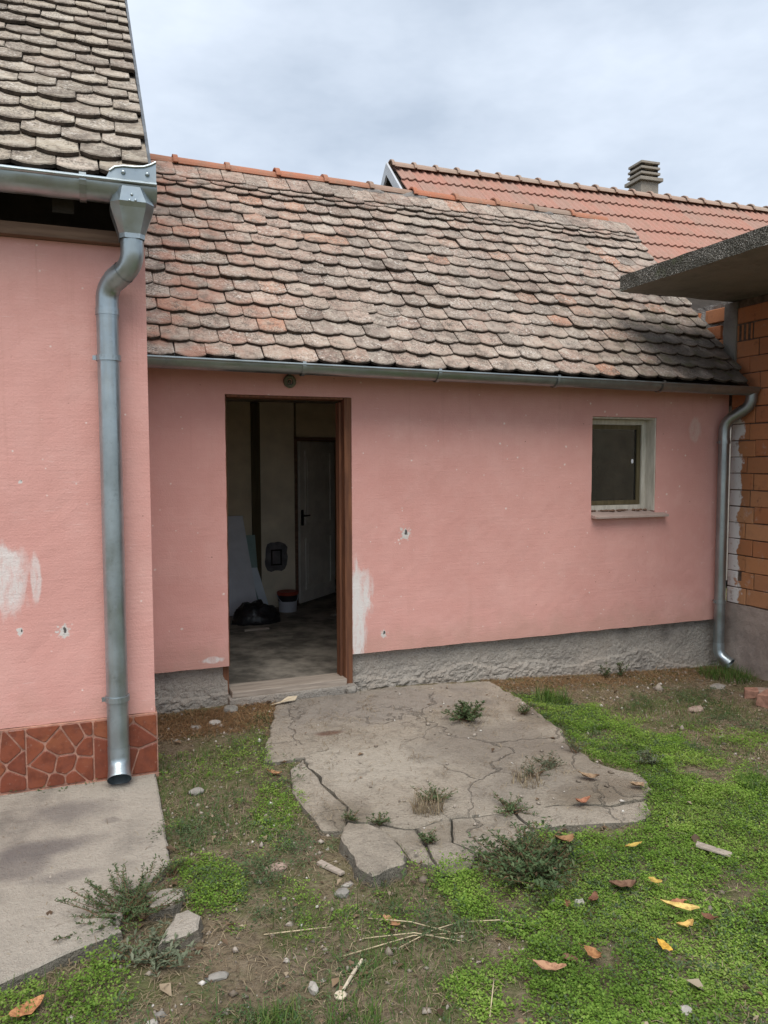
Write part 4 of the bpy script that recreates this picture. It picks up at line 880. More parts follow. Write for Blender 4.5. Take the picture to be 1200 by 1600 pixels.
while rz_ < 2.72:
    y = -0.012; first = 0.262 if row % 2 else 0.19; first += random.uniform(-0.025, 0.025); k = 0
    while y > -1.25:
        L = first if k == 0 else 0.249
        me = full[(row + k) % 4] if k else part_.setdefault(round(first, 2), brick_mesh(row + 40, first - 0.008, 0.1245))
        if not (row == 16 and k == 0) and not (row == 1 and k == 0):
            link('brick', me, bwall, Matrix.Translation((BX + random.uniform(-0.003, 0.004), y, rz_ + random.uniform(-0.002, 0.002))) @ Matrix.Rotation(random.uniform(-0.008, 0.008), 4, 'X'))
        elif row == 1:                                             # block with a broken-out hole
            for (ya, Lb) in ((y, 0.10), (y - 0.145, max(0.05, first - 0.155))):
                link('brick', part_.setdefault(('h', round(Lb, 2)), brick_mesh(77, Lb, 0.1245)), bwall, Matrix.Translation((BX, ya, rz_)))
            link('brick', part_.setdefault('hs', brick_mesh(78, 0.045, 0.050)), bwall, Matrix.Translation((BX, y - 0.10, rz_)))
        else:                                                      # broken block: only its inner webs are left
            for w_ in range(4): link('brick', part_.setdefault('web', brick_mesh(79, 0.012, 0.124)), bwall, Matrix.Translation((BX + 0.004, y - 0.03 - 0.045 * w_, rz_)))
        y -= L; k += 1
    rz_ += 0.1318; row += 1
# concrete post at the corner and the rough infill beside the annex roof
b = MB(); b.box(BX - 0.012, BX + 0.10, -0.045, 0.085, 2.22, 2.826, j=0.006); b.build('corner_post', M_soffit, brick_house, bevel=0.006)
V = []; F = []; n1_, n2_ = 40, 40
for i_ in range(n1_ + 1):
    for j in range(n2_ + 1):
        y = 0.05 + 1.1 * i_ / n1_; z = 2.1 + 0.76 * j / n2_; V.append((4.935 - 0.05 * max(0, mnoise.noise(Vector((y * 5, z * 5, 3)))) - 0.015 * mnoise.noise(Vector((y * 19, z * 19, 3))), y, z))
for i_ in range(n1_):
    for j in range(n2_): a = i_ * (n2_ + 1) + j; F.append((a, a + n2_ + 1, a + n2_ + 2, a + 1))
infill = link('mortar_infill', mesh('mortar_infill', V, F, M_mortar), brick_house)
for (y, z, L) in ((0.33, 2.70, 0.22), (0.36, 2.56, 0.20), (0.60, 2.70, 0.2), (0.22, 2.44, 0.12), (0.62, 2.56, 0.2)):
    link('brick', brick_mesh(int(z * 100), L, 0.11), infill, Matrix.Translation((4.905, y, z)))
b = MB(); b.box(4.96, 6.4, 0.0, 1.15, 2.0, 2.82); b.build('back_wall', M_mortar, brick_house)
# canopy slab with washed-aggregate edge
V = []; F = []; cx0, cx1, cy0, cy1, cz0, cz1 = 3.79, 6.4, 0.03, -2.75, 2.832, 2.945
def canopy_v(x, y, z): return (x + mnoise.noise(Vector((x * 9, y * 9, z * 9))) * 0.006, y + mnoise.noise(Vector((x * 9, y * 9, z * 9 + 5))) * 0.006, z + mnoise.noise(Vector((x * 6, y * 6, z * 6 + 9))) * 0.005)
b = MB()
def facegrid(o_, u, v, nu, nv):
    o_, u, v = Vector(o_), Vector(u), Vector(v); Vq = [canopy_v(*(o_ + u * (i_ / nu) + v * (j / nv))) for i_ in range(nu + 1) for j in range(nv + 1)]
    b.add(Vq, [(i_ * (nv + 1) + j, (i_ + 1) * (nv + 1) + j, (i_ + 1) * (nv + 1) + j + 1, i_ * (nv + 1) + j + 1) for i_ in range(nu) for j in range(nv)])
dx, dy, dz = cx1 - cx0, cy1 - cy0, cz1 - cz0
facegrid((cx0, cy0, cz0), (0, dy, 0), (0, 0, dz), 90, 4); facegrid((cx0, cy0, cz1), (0, dy, 0), (dx, 0, 0), 40, 40); facegrid((cx0, cy0, cz0), (0, 0, dz), (dx, 0, 0), 4, 60); facegrid((cx0, cy1, cz0), (dx, 0, 0), (0, 0, dz), 60, 4); facegrid((cx1, cy1, cz0), (0, -dy, 0), (0, 0, dz), 10, 2)
can = b.build('canopy', M_canopy, brick_house, autos=True)
b = MB(); facegrid((cx0, cy0, cz0), (dx, 0, 0), (0, dy, 0), 40, 40); b.build('soffit', M_soffit, can, autos=True)

# ------------------------------------------------------------------ the house behind with the red roof
rear = thing('rear_house', (7.2, 5.2, 0), 'house further back with a bright red ribbed tile roof and a stacked concrete chimney', 'house')
ra = math.radians(-3.1); RM = Matrix.Translation((3.921, 5.2, 5.56)) @ Matrix.Rotation(ra, 4, 'Z'); RS = math.atan(0.9); cs, sn = math.cos(RS), math.sin(RS)
def rp_(l, s, n=0.0): return RM @ Vector((l, -s * cs - n * sn, -s * sn + n * cs))
b = MB(); 
b.prism([RM @ Vector((0.02, -2.35, -2.16)), RM @ Vector((0.02, 0, -0.04)), RM @ Vector((0.02, 2.35, -2.16)), RM @ Vector((0.02, 2.35, -2.22)), RM @ Vector((0.02, 0, -0.12)), RM @ Vector((0.02, -2.35, -2.22))], RM.to_3x3() @ Vector((7.4, 0, 0)))
rroof = b.build('roof', M_dark_wood, rear)
b = MB(); b.prism([RM @ Vector((0.25, -2.0, -5.6)), RM @ Vector((0.25, 2.0, -5.6)), RM @ Vector((0.25, 2.0, -1.95)), RM @ Vector((0.25, 0, -0.15)), RM @ Vector((0.25, -2.0, -1.95))], RM.to_3x3() @ Vector((6.9, 0, 0))); b.build('wall', M_rear_wall, rear)
b = MB(); V = []
W_, E_ = 0.224, 0.405
def rtile(seed):
    prof = []; n = 16
    for k in range(n + 1):
        t = k / n; a = (t * 2) % 1.0; h = 0.020 * max(0.0, math.sin(math.pi * min(1, max(0, (a - 0.42) / 0.50)))) ** 0.8
        prof.append((-W_ / 2 + W_ * t, h))
    b = MB(); V = []
    for (s, z) in ((E_ + 0.03, 0.004), (0.0, 0.030)):
        for dz in (0, -0.016):
            for (u, h) in prof: V.append((u, s, z + h + dz))
    n = len(prof); F = []
    for k in range(n - 1): F += [(k, 2 * n + k, 2 * n + k + 1, k + 1), (2 * n + k, 3 * n + k, 3 * n + k + 1, 2 * n + k + 1), (n + k, n + k + 1, 3 * n + k + 1, 3 * n + k)]
    F += [(0, n, 3 * n, 2 * n), (n - 1, 3 * n - 1, 4 * n - 1, 2 * n - 1)]
    return mesh('roof_tile', V, F, M_rear_tile)
rt_ = [rtile(k) for k in range(2)]
base3 = RM.to_3x3() @ Matrix(((1, 0, 0), (0, cs, -sn), (0, sn, cs)))
for row in range(7):
    for cidx in range(33):
        s = (row + 1) * E_; l = 0.10 + W_ * (cidx + 0.5) + random.uniform(-0.002, 0.002)
        if s > 1.3 and l > 6.4: continue
        M4 = base3.to_4x4(); M4.translation = rp_(l, s + random.uniform(-0.006, 0.006), random.uniform(0.0, 0.004)); link('roof_tile', rt_[cidx % 2], rroof, M4)
rdm = mesh('ridge_tile', *ridge_mesh(0.345, 0.115, 4, 8), M_rear_ridge)
for k in range(23):
    link('ridge_tile', rdm, rroof, RM @ Matrix.Translation((0.03 + 0.32 * k, 0, -0.035 + random.uniform(-0.005, 0.005))))
b = MB()
for sg in (-1, 1): b.prism([RM @ Vector((-0.02, 0, 0.06)), RM @ Vector((-0.02, sg * 2.35, -2.06)), RM @ Vector((-0.02, sg * 2.35, -2.20)), RM @ Vector((-0.02, 0, -0.10))], RM.to_3x3() @ Vector((0.03, 0, 0)))
b.build('barge_board', M_barge, rear)
chim = thing('chimney', (8.46, 5.62, 5.4), '', '')
for k_ in ('label', 'category'): del chim[k_]
bpy.data.objects.remove(chim)
CM = Matrix.Translation((8.60, 5.66, 6.05)) @ Matrix.Rotation(math.radians(-3), 4, 'Z') @ Matrix.Diagonal((0.66, 0.66, 0.82, 1)) @ Matrix.Translation((0, 0, -0.76))
b = MB(); b.box(-0.25, 0.25, -0.25, 0.25, -0.4, 0.76, CM); chim = b.build('chimney', M_chimney, rear, bevel=0.008)
b = MB(); b.box(-0.33, 0.33, -0.33, 0.33, 0.762, 0.83, CM); b.build('chimney_collar', M_chimney, chim, bevel=0.008)
for k in range(3):
    b = MB(); z = 0.90 + 0.105 * k; w = 0.28 - 0.006 * k; b.box(-w, w, -w, w, z - 0.006, z + 0.040, CM); b.build('chimney_slab', M_chimney, chim, bevel=0.006)
b = MB()
for k in range(3):
    for (sx, sy) in ((1, 1), (1, -1), (-1, 1), (-1, -1)): b.box(sx * 0.19 - 0.045, sx * 0.19 + 0.045, sy * 0.19 - 0.045, sy * 0.19 + 0.045, 0.831 + 0.105 * k + (0.0 if k == 0 else 0.005), 0.893 + 0.105 * k, CM)
b.box(-0.14, 0.14, -0.14, 0.14, 0.832, 1.09, CM); b.build('chimney_spacer', M_dark, chim)

# ------------------------------------------------------------------ ground cover, litter
CAMX = 0.0
def leaves(P, size, yaw, tilt, rnd_, m, name, aspect=0.62, fold=0.25):
    """one folded rhombic leaf at each point of P (N,3)"""
    n = len(P); d = np.stack([np.cos(yaw) * np.cos(tilt), np.sin(yaw) * np.cos(tilt), np.sin(tilt)], 1); s = np.stack([-np.sin(yaw), np.cos(yaw), np.zeros(n)], 1); u = np.cross(d, s)
    L = size[:, None]; mid = P + d * L * 0.55
    V = np.stack([P, mid + s * L * aspect * 0.5 + u * L * fold, P + d * L, mid - s * L * aspect * 0.5 + u * L * fold], 1).reshape(-1, 3)
    i_ = np.arange(n)[:, None] * 4; F = np.concatenate([i_ + [[0, 2, 1]], i_ + [[0, 3, 2]]], 1).reshape(-1, 3)
    return npmesh(name, V, F, m, np.repeat(rnd_, 2))
def blades(P, length, yaw, lean, width, rnd_, m, name, flat=0.0):
    """curved grass blades or straws, 5 triangles each"""
    n = len(P); h = np.stack([np.cos(yaw), np.sin(yaw), np.zeros(n)], 1); s = np.stack([-np.sin(yaw), np.cos(yaw), np.zeros(n)], 1); z = np.array([0, 0, 1.0])
    pts = []
    for k, t in enumerate((0.0, 0.4, 0.75, 1.0)):
        a = lean * (0.55 + 0.75 * t); pts.append(P + (h * (np.sin(a) * length * t)[:, None] + z * (np.cos(a) * length * t)[:, None]))
    V = []
    for k, w in enumerate((1.0, 0.85, 0.55)): V += [pts[k] - s * (width * w / 2)[:, None], pts[k] + s * (width * w / 2)[:, None]]
    V.append(pts[3]); V = np.stack(V, 1).reshape(-1, 3); i_ = np.arange(n)[:, None] * 7
    F = np.concatenate([i_ + [[0, 1, 3]], i_ + [[0, 3, 2]], i_ + [[2, 3, 5]], i_ + [[2, 5, 4]], i_ + [[4, 5, 6]]], 1).reshape(-1, 3)
    return npmesh(name, V, F, m, np.repeat(rnd_, 5))
def scatter(n, x0, x1, y0, y1, dens):
    x = rng.uniform(x0, x1, n); y = rng.uniform(y0, y1, n); k = rng.random(n) < dens(x, y); return x[k], y[k]
SOLID = [SLAB, CHUNK, CH1, CH2] + list(PAD.values())
def on_slab(x, y):
    r = np.zeros(x.shape, bool)
    for P in SOLID: r |= inpoly(x, y, P)
    return r
def soft(x, y, P, edge=0.10):
    """polygon membership with a ragged edge"""
    return inpoly(x + edge * wob(x, y, 9, 8, 1), y + edge * wob(x, y, 9, 8, 4), P)
MAIN = [(1.189,-2.345),(1.399,-2.305),(1.684,-2.170),(2.035,-2.216),(2.240,-2.233),(2.453,-2.002),(2.480,-1.683),(2.470,-1.393),(2.622,-0.880),(2.639,-0.390),(2.981,-0.332),(3.076,-0.714),(3.020,-1.223),(3.046,-1.461),(2.977,-1.793),(3.2,-1.9),(3.9,-2.0),(3.9,-4.0),(0.851,-3.700),(0.90,-3.100),(1.172,-2.764),(1.139,-2.603)]
THIN = [(3.076,-0.714),(3.176,-1.032),(3.547,-1.178),(4.0,-1.934),(3.5,-2.281),(2.847,-1.998),(3.046,-1.461)]
LEFT1 = [(0.287,-1.845),(0.428,-1.848),(0.487,-2.140),(0.416,-2.283),(0.272,-2.227)]
LEFT2 = [(0.726,-1.127),(0.851,-1.217),(0.842,-1.723),(0.700,-1.860),(0.605,-1.658)]
LEFT3 = [(0.293,-0.781),(0.583,-0.704),(0.990,-0.302),(0.836,-0.994),(0.667,-1.186),(0.278,-1.151)]
BL = [(-0.387,-2.45),(-0.181,-2.43),(-0.107,-2.519),(-0.170,-2.604),(-0.4,-2.8)]
BL2 = [(-0.075,-2.43),(0.057,-2.36),(0.070,-2.529),(-0.020,-2.636),(-0.119,-2.555)]
DARK = [(1.399,-2.253),(1.571,-2.155),(1.719,-2.212),(1.722,-2.431),(1.604,-2.619),(1.422,-2.674),(1.278,-2.618),(1.292,-2.454)]
EDGE = [(2.677,-0.326),(2.981,-0.332),(3.019,-0.617),(2.843,-1.153),(2.602,-1.176),(2.586,-0.865)]
def clover_density(x, y):
    patch = wob(x, y, 6, 8, 2); fine = wob(x, y, 20, 8, 3)
    bare = smst(-0.95, -0.35, patch + 0.45 * fine)
    d = np.where(soft(x, y, MAIN), bare, 0.0)
    d = np.where(soft(x, y, DARK, 0.04), d * 0.25, d)
    d = np.maximum(d, np.where(soft(x, y, THIN), 0.35 * smst(-0.1, 0.6, patch + 0.4 * fine), 0))
    for P, k in ((LEFT1, 0.9), (LEFT2, 0.55), (BL, 0.8), (BL2, 0.7), (LEFT3, 0.15)): d = np.maximum(d, np.where(soft(x, y, P, 0.05), k * smst(-0.8, 0.1, patch), 0))
    d = np.maximum(d, 0.16 * smst(0.2, 0.9, patch + fine * 0.5) * (y < -0.9))
    return np.where(on_slab(x + 0.05 * wob(x, y, 16, 8, 1), y + 0.07 * wob(x, y, 16, 8, 2)), 0, d)
def clump_leaves(cx, cy, k, rad, hmin, hmax, smin, smax):
    n = len(cx); x = np.repeat(cx, k); y = np.repeat(cy, k); a = rng.uniform(0, 6.283, n * k); r = rad * np.sqrt(rng.random(n * k)) * np.repeat(rng.uniform(0.6, 1.3, n), k)
    hh = np.repeat(rng.uniform(hmin, hmax, n), k); px = x + r * np.cos(a); py = y + r * np.sin(a)
    hh = hh * np.clip(1 + 0.9 * wob(px, py, 5, 8, 0), 0.45, 2.2)
    pz = np.where(on_slab(px, py), 0.016, ground_z(px, py)) + hh * (1 - 0.6 * (r / (rad * 1.3)) ** 2) * rng.uniform(0.35, 1.0, n * k)
    return np.stack([px, py, pz], 1), rng.uniform(smin, smax, n * k), a + rng.normal(0, 0.9, n * k), rng.uniform(-0.25, 0.75, n * k)
cx, cy = scatter(42000, -0.5, 3.9, -4.0, -0.2, clover_density)
P, sz, yw, tl = clump_leaves(cx, cy, 21, 0.036, 0.008, 0.042, 0.0055, 0.0115)
o = link('clover', leaves(P, sz, yw, tl, np.clip(0.5 + 0.22 * rng.standard_normal(len(P)) + 0.25 * wob(P[:, 0], P[:, 1], 7, 8, 4), 0, 1), M_clover, 'clover', 0.8, 0.12)); o['kind'] = 'stuff'
# duller low weeds between the clover
def dull_density(x, y):
    p = wob(x, y, 5, 8, 3); d = np.where(soft(x, y, MAIN), 0.10 + 0.5 * smst(0.1, 0.6, p), 0.0)
    d = np.maximum(d, np.where(soft(x, y, EDGE), 0.8, 0)); d = np.maximum(d, np.where(soft(x, y, LEFT3), 0.55 * smst(-0.5, 0.3, p), 0)); d = np.maximum(d, np.where(soft(x, y, THIN), 0.35 * smst(0, 0.5, p), 0))
    d = np.maximum(d, 0.75 * smst(-0.15, 0.7, p) * (y < -0.6)); return np.where(on_slab(x + 0.05 * wob(x, y, 16, 8, 1), y + 0.07 * wob(x, y, 16, 8, 2)) | (y > -0.2), 0, d)
cx, cy = scatter(26000, -0.5, 4.7, -4.0, -0.2, dull_density)
P, sz, yw, tl = clump_leaves(cx, cy, 11, 0.035, 0.01, 0.05, 0.008, 0.019)
o = link('low_weeds', leaves(P, sz, yw, tl, rng.random(len(P)) * 0.97, M_darkweed, 'low_weeds', 0.4, 0.15)); o['kind'] = 'stuff'
# short sparse grass and dry fibres
def grass_density(x, y):
    p = wob(x, y, 4, 8, 1); d = 0.8 * smst(-0.45, 0.5, p) * (y < -0.7) + np.where(soft(x, y, LEFT3), 0.5, 0); d = np.where(soft(x, y, MAIN), 0.4 * smst(-0.2, 0.7, p), d); return np.where(on_slab(x, y) | (y > -0.25), 0, d)
x, y = scatter(90000, -0.5, 4.7, -4.0, -0.2, grass_density); n = len(x)
P = np.stack([x, y, ground_z(x, y)], 1)
o = link('sparse_grass', blades(P, rng.gamma(4, 0.009, n) + 0.01, rng.uniform(0, 6.28, n), rng.uniform(0.2, 1.3, n), rng.uniform(0.0015, 0.003, n), rng.random(n), M_grass, 'sparse_grass')); o['kind'] = 'stuff'
def dry_density(x, y):
    p = wob(x, y, 4, 8, 4); d = 0.35 + 0.5 * smst(-0.3, 0.6, p); d = np.where(soft(x, y, MAIN), 0.22, d); return np.where(on_slab(x, y), 0.03 + 0.25 * smst(0.3, 0.8, wob(x, y, 7, 8, 0)) * (x > 0.5), d) * np.where(y > -0.15, 0.2, 1)
x, y = scatter(150000, -0.5, 4.85, -4.0, -0.06, dry_density); n = len(x)
P = np.stack([x, y, np.where(on_slab(x, y), 0.018, ground_z(x, y)) + rng.uniform(0.001, 0.006, n)], 1)
o = link('dry_litter', blades(P, rng.uniform(0.015, 0.075, n), rng.uniform(0, 6.28, n), rng.normal(1.42, 0.12, n), rng.uniform(0.0012, 0.0032, n), rng.random(n) ** 1.6, M_straw, 'dry_litter')); o['kind'] = 'stuff'
# rusty straw and debris washed against the plinth
def rust_density(x, y):
    d = np.where((y > -0.62) & (y < -0.03) & (x > 0.28) & (x < 1.1), 0.9 * smst(-0.62, -0.3, y), 0.0); d = np.maximum(d, np.where((y > -0.4) & (x > 2.6) & (x < 4.8), 0.4 * smst(-0.45, -0.15, y), 0)); return np.where(on_slab(x, y), 0, d)
x, y = scatter(42000, 0.25, 4.85, -0.5, 0.0, rust_density); n = len(x)
P = np.stack([x, y, ground_z(x, y) + rng.uniform(0.0, 0.012, n)], 1)
o = link('rusty_straw', blades(P, rng.uniform(0.02, 0.08, n), rng.uniform(0, 6.28, n), rng.normal(1.4, 0.15, n), rng.uniform(0.0015, 0.004, n), rng.random(n), M_rust, 'rusty_straw')); o['kind'] = 'stuff'
# pebbles and crumbs
OCT = np.array([(1, 0, 0), (0, 1, 0), (-1, 0, 0), (0, -1, 0), (0, 0, 0.7), (0, 0, -0.7)], float); OF = np.array([(0, 1, 4), (1, 2, 4), (2, 3, 4), (3, 0, 4), (1, 0, 5), (2, 1, 5), (3, 2, 5), (0, 3, 5)])
def peb_density(x, y):
    d = 0.5 * np.ones_like(x); d = np.where(soft(x, y, MAIN), 0.12, d); d = np.where((y > -0.5), 1.0, d); return np.where(on_slab(x, y), 0.10, d)
x, y = scatter(14000, -0.5, 4.85, -4.0, -0.03, peb_density); n = len(x); r = rng.gamma(2.0, 0.0022, n) + 0.0015
a = rng.uniform(0, 6.28, n); J = OCT[None] * (1 + 0.35 * rng.standard_normal((n, 6, 1))) * r[:, None, None] * rng.uniform(0.7, 1.4, (n, 1, 3))
Vx = J[..., 0] * np.cos(a)[:, None] - J[..., 1] * np.sin(a)[:, None]; Vy = J[..., 0] * np.sin(a)[:, None] + J[..., 1] * np.cos(a)[:, None]
gz = np.where(on_slab(x, y), 0.018, ground_z(x, y))
V = np.stack([Vx + x[:, None], Vy + y[:, None], J[..., 2] + (gz + r * 0.3)[:, None]], 2).reshape(-1, 3); F = (OF[None] + 6 * np.arange(n)[:, None, None]).reshape(-1, 3)
o = link('gravel', npmesh('gravel', V, F, M_pebble, np.repeat(rng.random(n), 8))); o['kind'] = 'stuff'

x, y = scatter(2600, -0.5, 4.8, -4.0, -0.06, lambda x, y: np.where(on_slab(x, y), 0.06, 0.7)); n = len(x)
P = np.stack([x, y, np.where(on_slab(x, y), 0.022, ground_z(x, y) + rng.uniform(0.004, 0.012, n))], 1)
o = link('leaf_scraps', leaves(P, rng.gamma(3, 0.005, n) + 0.006, rng.uniform(0, 6.28, n), rng.normal(0.1, 0.25, n), rng.random(n), M_scrap, 'leaf_scraps', 0.6, 0.2)); o['kind'] = 'stuff'
def gz1(x, y):
    x_, y_ = np.array([x]), np.array([y]); return 0.020 if on_slab(x_, y_)[0] else float(ground_z(x_, y_)[0])
# ---- single weeds
def weed(x, y, r, h, nst, m, label, cat='weed', lsize=0.012, dens=16, spread=1.0, name='weed', stem=True, seed=0, asp=0.4, group=None):
    R_ = np.random.default_rng(seed + int(1000 * abs(x)) + int(1000 * abs(y))); z = gz1(x, y)
    Ps, yaws, tl, sz = [], [], [], []; b = MB()
    for k in range(nst):
        a = R_.uniform(0, 6.28); rr = r * R_.uniform(0.3, 1.0); hh = h * R_.uniform(0.35, 1.0); bend = Vector((math.cos(a) * rr, math.sin(a) * rr, hh)); base_ = Vector((x + R_.normal(0, r * 0.12), y + R_.normal(0, r * 0.12), z - 0.004))
        path = [base_ + Vector((bend.x * t ** spread, bend.y * t ** spread, hh * (t ** 0.8))) for t in (0, 0.3, 0.6, 0.85, 1)]
        if stem: b.tube(path, [0.0016, 0.0014, 0.0011, 0.0009, 0.0006], 4)
        for q_ in range(dens):
            t = R_.uniform(0.15, 1.0); f = t * 4; i0 = min(3, int(f)); p = path[i0].lerp(path[i0 + 1], f - i0)
            Ps.append(tuple(p)); yaws.append(R_.uniform(0, 6.28)); tl.append(R_.uniform(-0.2, 0.9)); sz.append(lsize * R_.uniform(0.6, 1.4))
    P = np.array(Ps); o = link(name, leaves(P, np.array(sz), np.array(yaws), np.array(tl), R_.random(len(P)), m, name, asp, 0.15))
    recenter(o); tag(o, label, cat, group)
    if stem:
        s_ = b.build('stem', M_stem); s_.parent = o; s_.matrix_parent_inverse = Matrix.Translation(-o.location)
    return o
weed(2.065, -0.848, 0.13, 0.10, 46, M_darkweed, 'dark green weed growing out of a crack far back on the door pad', lsize=0.018, dens=34)
weed(2.437, -0.871, 0.08, 0.07, 18, M_darkweed, 'small weed at the right rim of the door pad near the wall', lsize=0.014)
weed(1.43, -1.76, 0.10, 0.05, 30, M_darkweed, 'low half dry weed with grass in the middle of the cracked pad', lsize=0.012, dens=20)
weed(0.09, -2.16, 0.24, 0.13, 80, M_darkweed, 'straggly reddish weed spreading over the corner of the left slab', lsize=0.013, dens=40, spread=0.9, asp=0.3)
weed(3.62, -0.10, 0.05, 0.12, 12, M_darkweed, 'left one of two small weeds against the annex plinth', lsize=0.018)
weed(3.76, -0.10, 0.05, 0.14, 12, M_darkweed, 'right one of two small weeds against the annex plinth', lsize=0.018)
weed(2.373, -1.503, 0.09, 0.09, 16, M_greyweed, 'thin pale weed sprouting through the right part of the pad', lsize=0.016, asp=0.2)
weed(1.112, -1.886, 0.06, 0.05, 16, M_darkweed, 'small weed in the crack behind the loose concrete chunk', lsize=0.012)
weed(0.141, -2.431, 0.16, 0.06, 34, M_greyweed, 'grey green leafy weed along the broken front of the left slab', lsize=0.024, dens=12, asp=0.36)
weed(2.0, -1.685, 0.12, 0.06, 20, M_greyweed, 'flat dry weed by the tan leaf on the right half of the pad', lsize=0.016, asp=0.16)
weed(1.512, -2.45, 0.24, 0.15, 150, M_darkweed, 'bushy dark weed with reddish stems in front of the pad', lsize=0.019, dens=24, asp=0.42)
weed(2.66, -1.72, 0.10, 0.07, 20, M_greyweed, 'pale weed among the clover right of the pad', lsize=0.018, asp=0.3)
weed(0.25, -1.95, 0.07, 0.10, 12, M_darkweed, 'thin weed at the right edge of the left slab', lsize=0.012)
weed(1.70, -1.98, 0.10, 0.04, 30, M_darkweed, 'low weed filling the crack just behind the bushy dark weed', lsize=0.012, dens=18)
weed(2.13, -1.62, 0.10, 0.05, 26, M_greyweed, 'flat dry weed near the middle of the right half of the pad', lsize=0.016, dens=14, asp=0.16)
weed(1.24, -2.10, 0.05, 0.04, 22, M_darkweed, 'small weed in the crack right of the loose concrete chunk', lsize=0.011)
weed(1.02, -1.80, 0.05, 0.03, 18, M_darkweed, 'tiny weed at the crack behind the left rim of the pad', lsize=0.010)
def tuft(x, y, r, n, hmax, m, label, seed=1):
    R_ = np.random.default_rng(seed); a = R_.uniform(0, 6.28, n); q_ = r * np.sqrt(R_.random(n)); px, py = x + q_ * np.cos(a), y + q_ * np.sin(a)
    P = np.stack([px, py, np.array([gz1(u, v) for u, v in zip(px, py)]) - 0.003], 1)
    o = link('grass_tuft', blades(P, R_.uniform(0.4, 1.0, n) * hmax, R_.uniform(0, 6.28, n), R_.uniform(0.1, 0.9, n), R_.uniform(0.0022, 0.0045, n), R_.random(n), m, 'grass_tuft')); recenter(o); return tag(o, label, 'grass')
tuft(4.58, -0.33, 0.20, 620, 0.13, M_grass, 'bright grass tuft under the mouth of the right downpipe', 1)
tuft(1.36, -1.84, 0.07, 150, 0.10, M_straw, 'dry yellowed grass tuft in front of the half dry weed on the pad', 7)
tuft(1.93, -1.74, 0.08, 110, 0.07, M_straw, 'dry grass tuft left of the tan leaf on the pad', 8)
tuft(2.95, -2.20, 0.13, 320, 0.12, M_grass, 'dark grass tuft among the clover at the right edge', 2)
tuft(0.441, -2.86, 0.07, 200, 0.08, M_grass, 'grass tuft at the bottom edge left of the centre', 3)
tuft(0.641, -2.94, 0.08, 220, 0.08, M_grass, 'grass tuft at the bottom edge nearer the centre', 4)
tuft(2.86, -0.55, 0.12, 260, 0.14, M_grass, 'taller grass tuft by the far right corner of the pad', 5)
# ---- fallen leaves
def dead_leaf(x, y, L, w, yaw, curl, colr, label, lift=0.012, fold=0.25, tilt=0.0, seed=0):
    n, k = 8, 4; V = []; F = []
    for i_ in range(n + 1):
        t = i_ / n; hw = w / 2 * (math.sin(math.pi * min(1, t * 0.96 + 0.02)) ** 0.75) * (1 - 0.25 * (t - 0.4))
        for j in range(k + 1):
            s_ = j / k * 2 - 1; hw_ = hw * (1 + 0.35 * mnoise.noise(Vector((t * 6, s_ * 2, x * 31 + y * 17)))); V.append(((t - 0.5) * L + 0.12 * L * mnoise.noise(Vector((t * 2, s_, y * 13))), s_ * hw_ + 0.25 * w * math.sin(t * 2.6 + x * 9), 1.5 * curl * L * (2 * t - 1) ** 2 + fold * 1.6 * hw * abs(s_) + 0.008 * mnoise.noise(Vector((t * 5, s_ * 3, seed + x * 9)))))
    for i_ in range(n):
        for j in range(k): a = i_ * (k + 1) + j; F.append((a, a + k + 1, a + k + 2, a + 1))
    st = len(V); V += [(-0.5 * L - 0.02, 0.0008, curl * L + 0.004), (-0.5 * L - 0.02, -0.0008, curl * L + 0.004)]; F.append((st, st + 1, k // 2))
    m = NT('fallen_leaf_' + 'brown'); c = m.mix(m.step(m.noise(55, 5, 0.7), 0.42, 0.62, 0, 0.8), colr, tuple(q_ * f_ for q_, f_ in zip(colr, (0.5, 0.42, 0.4)))); m.col(c).rough(0.7).bump(m.noise(90, 3), 0.002, 0.4)
    me = mesh('fallen_leaf', V, F, m.m, True); o = link('fallen_leaf', me); o.location = (x, y, gz1(x, y) + lift); o.rotation_euler = (tilt, 0.08, math.radians(yaw)); return tag(o, label, 'leaf', 'dead leaves fallen on the yard')
ORB, TAN, YEL, BRN, RED = (0.27, 0.15, 0.07), (0.31, 0.215, 0.13), (0.52, 0.37, 0.09), (0.18, 0.10, 0.06), (0.19, 0.09, 0.05)
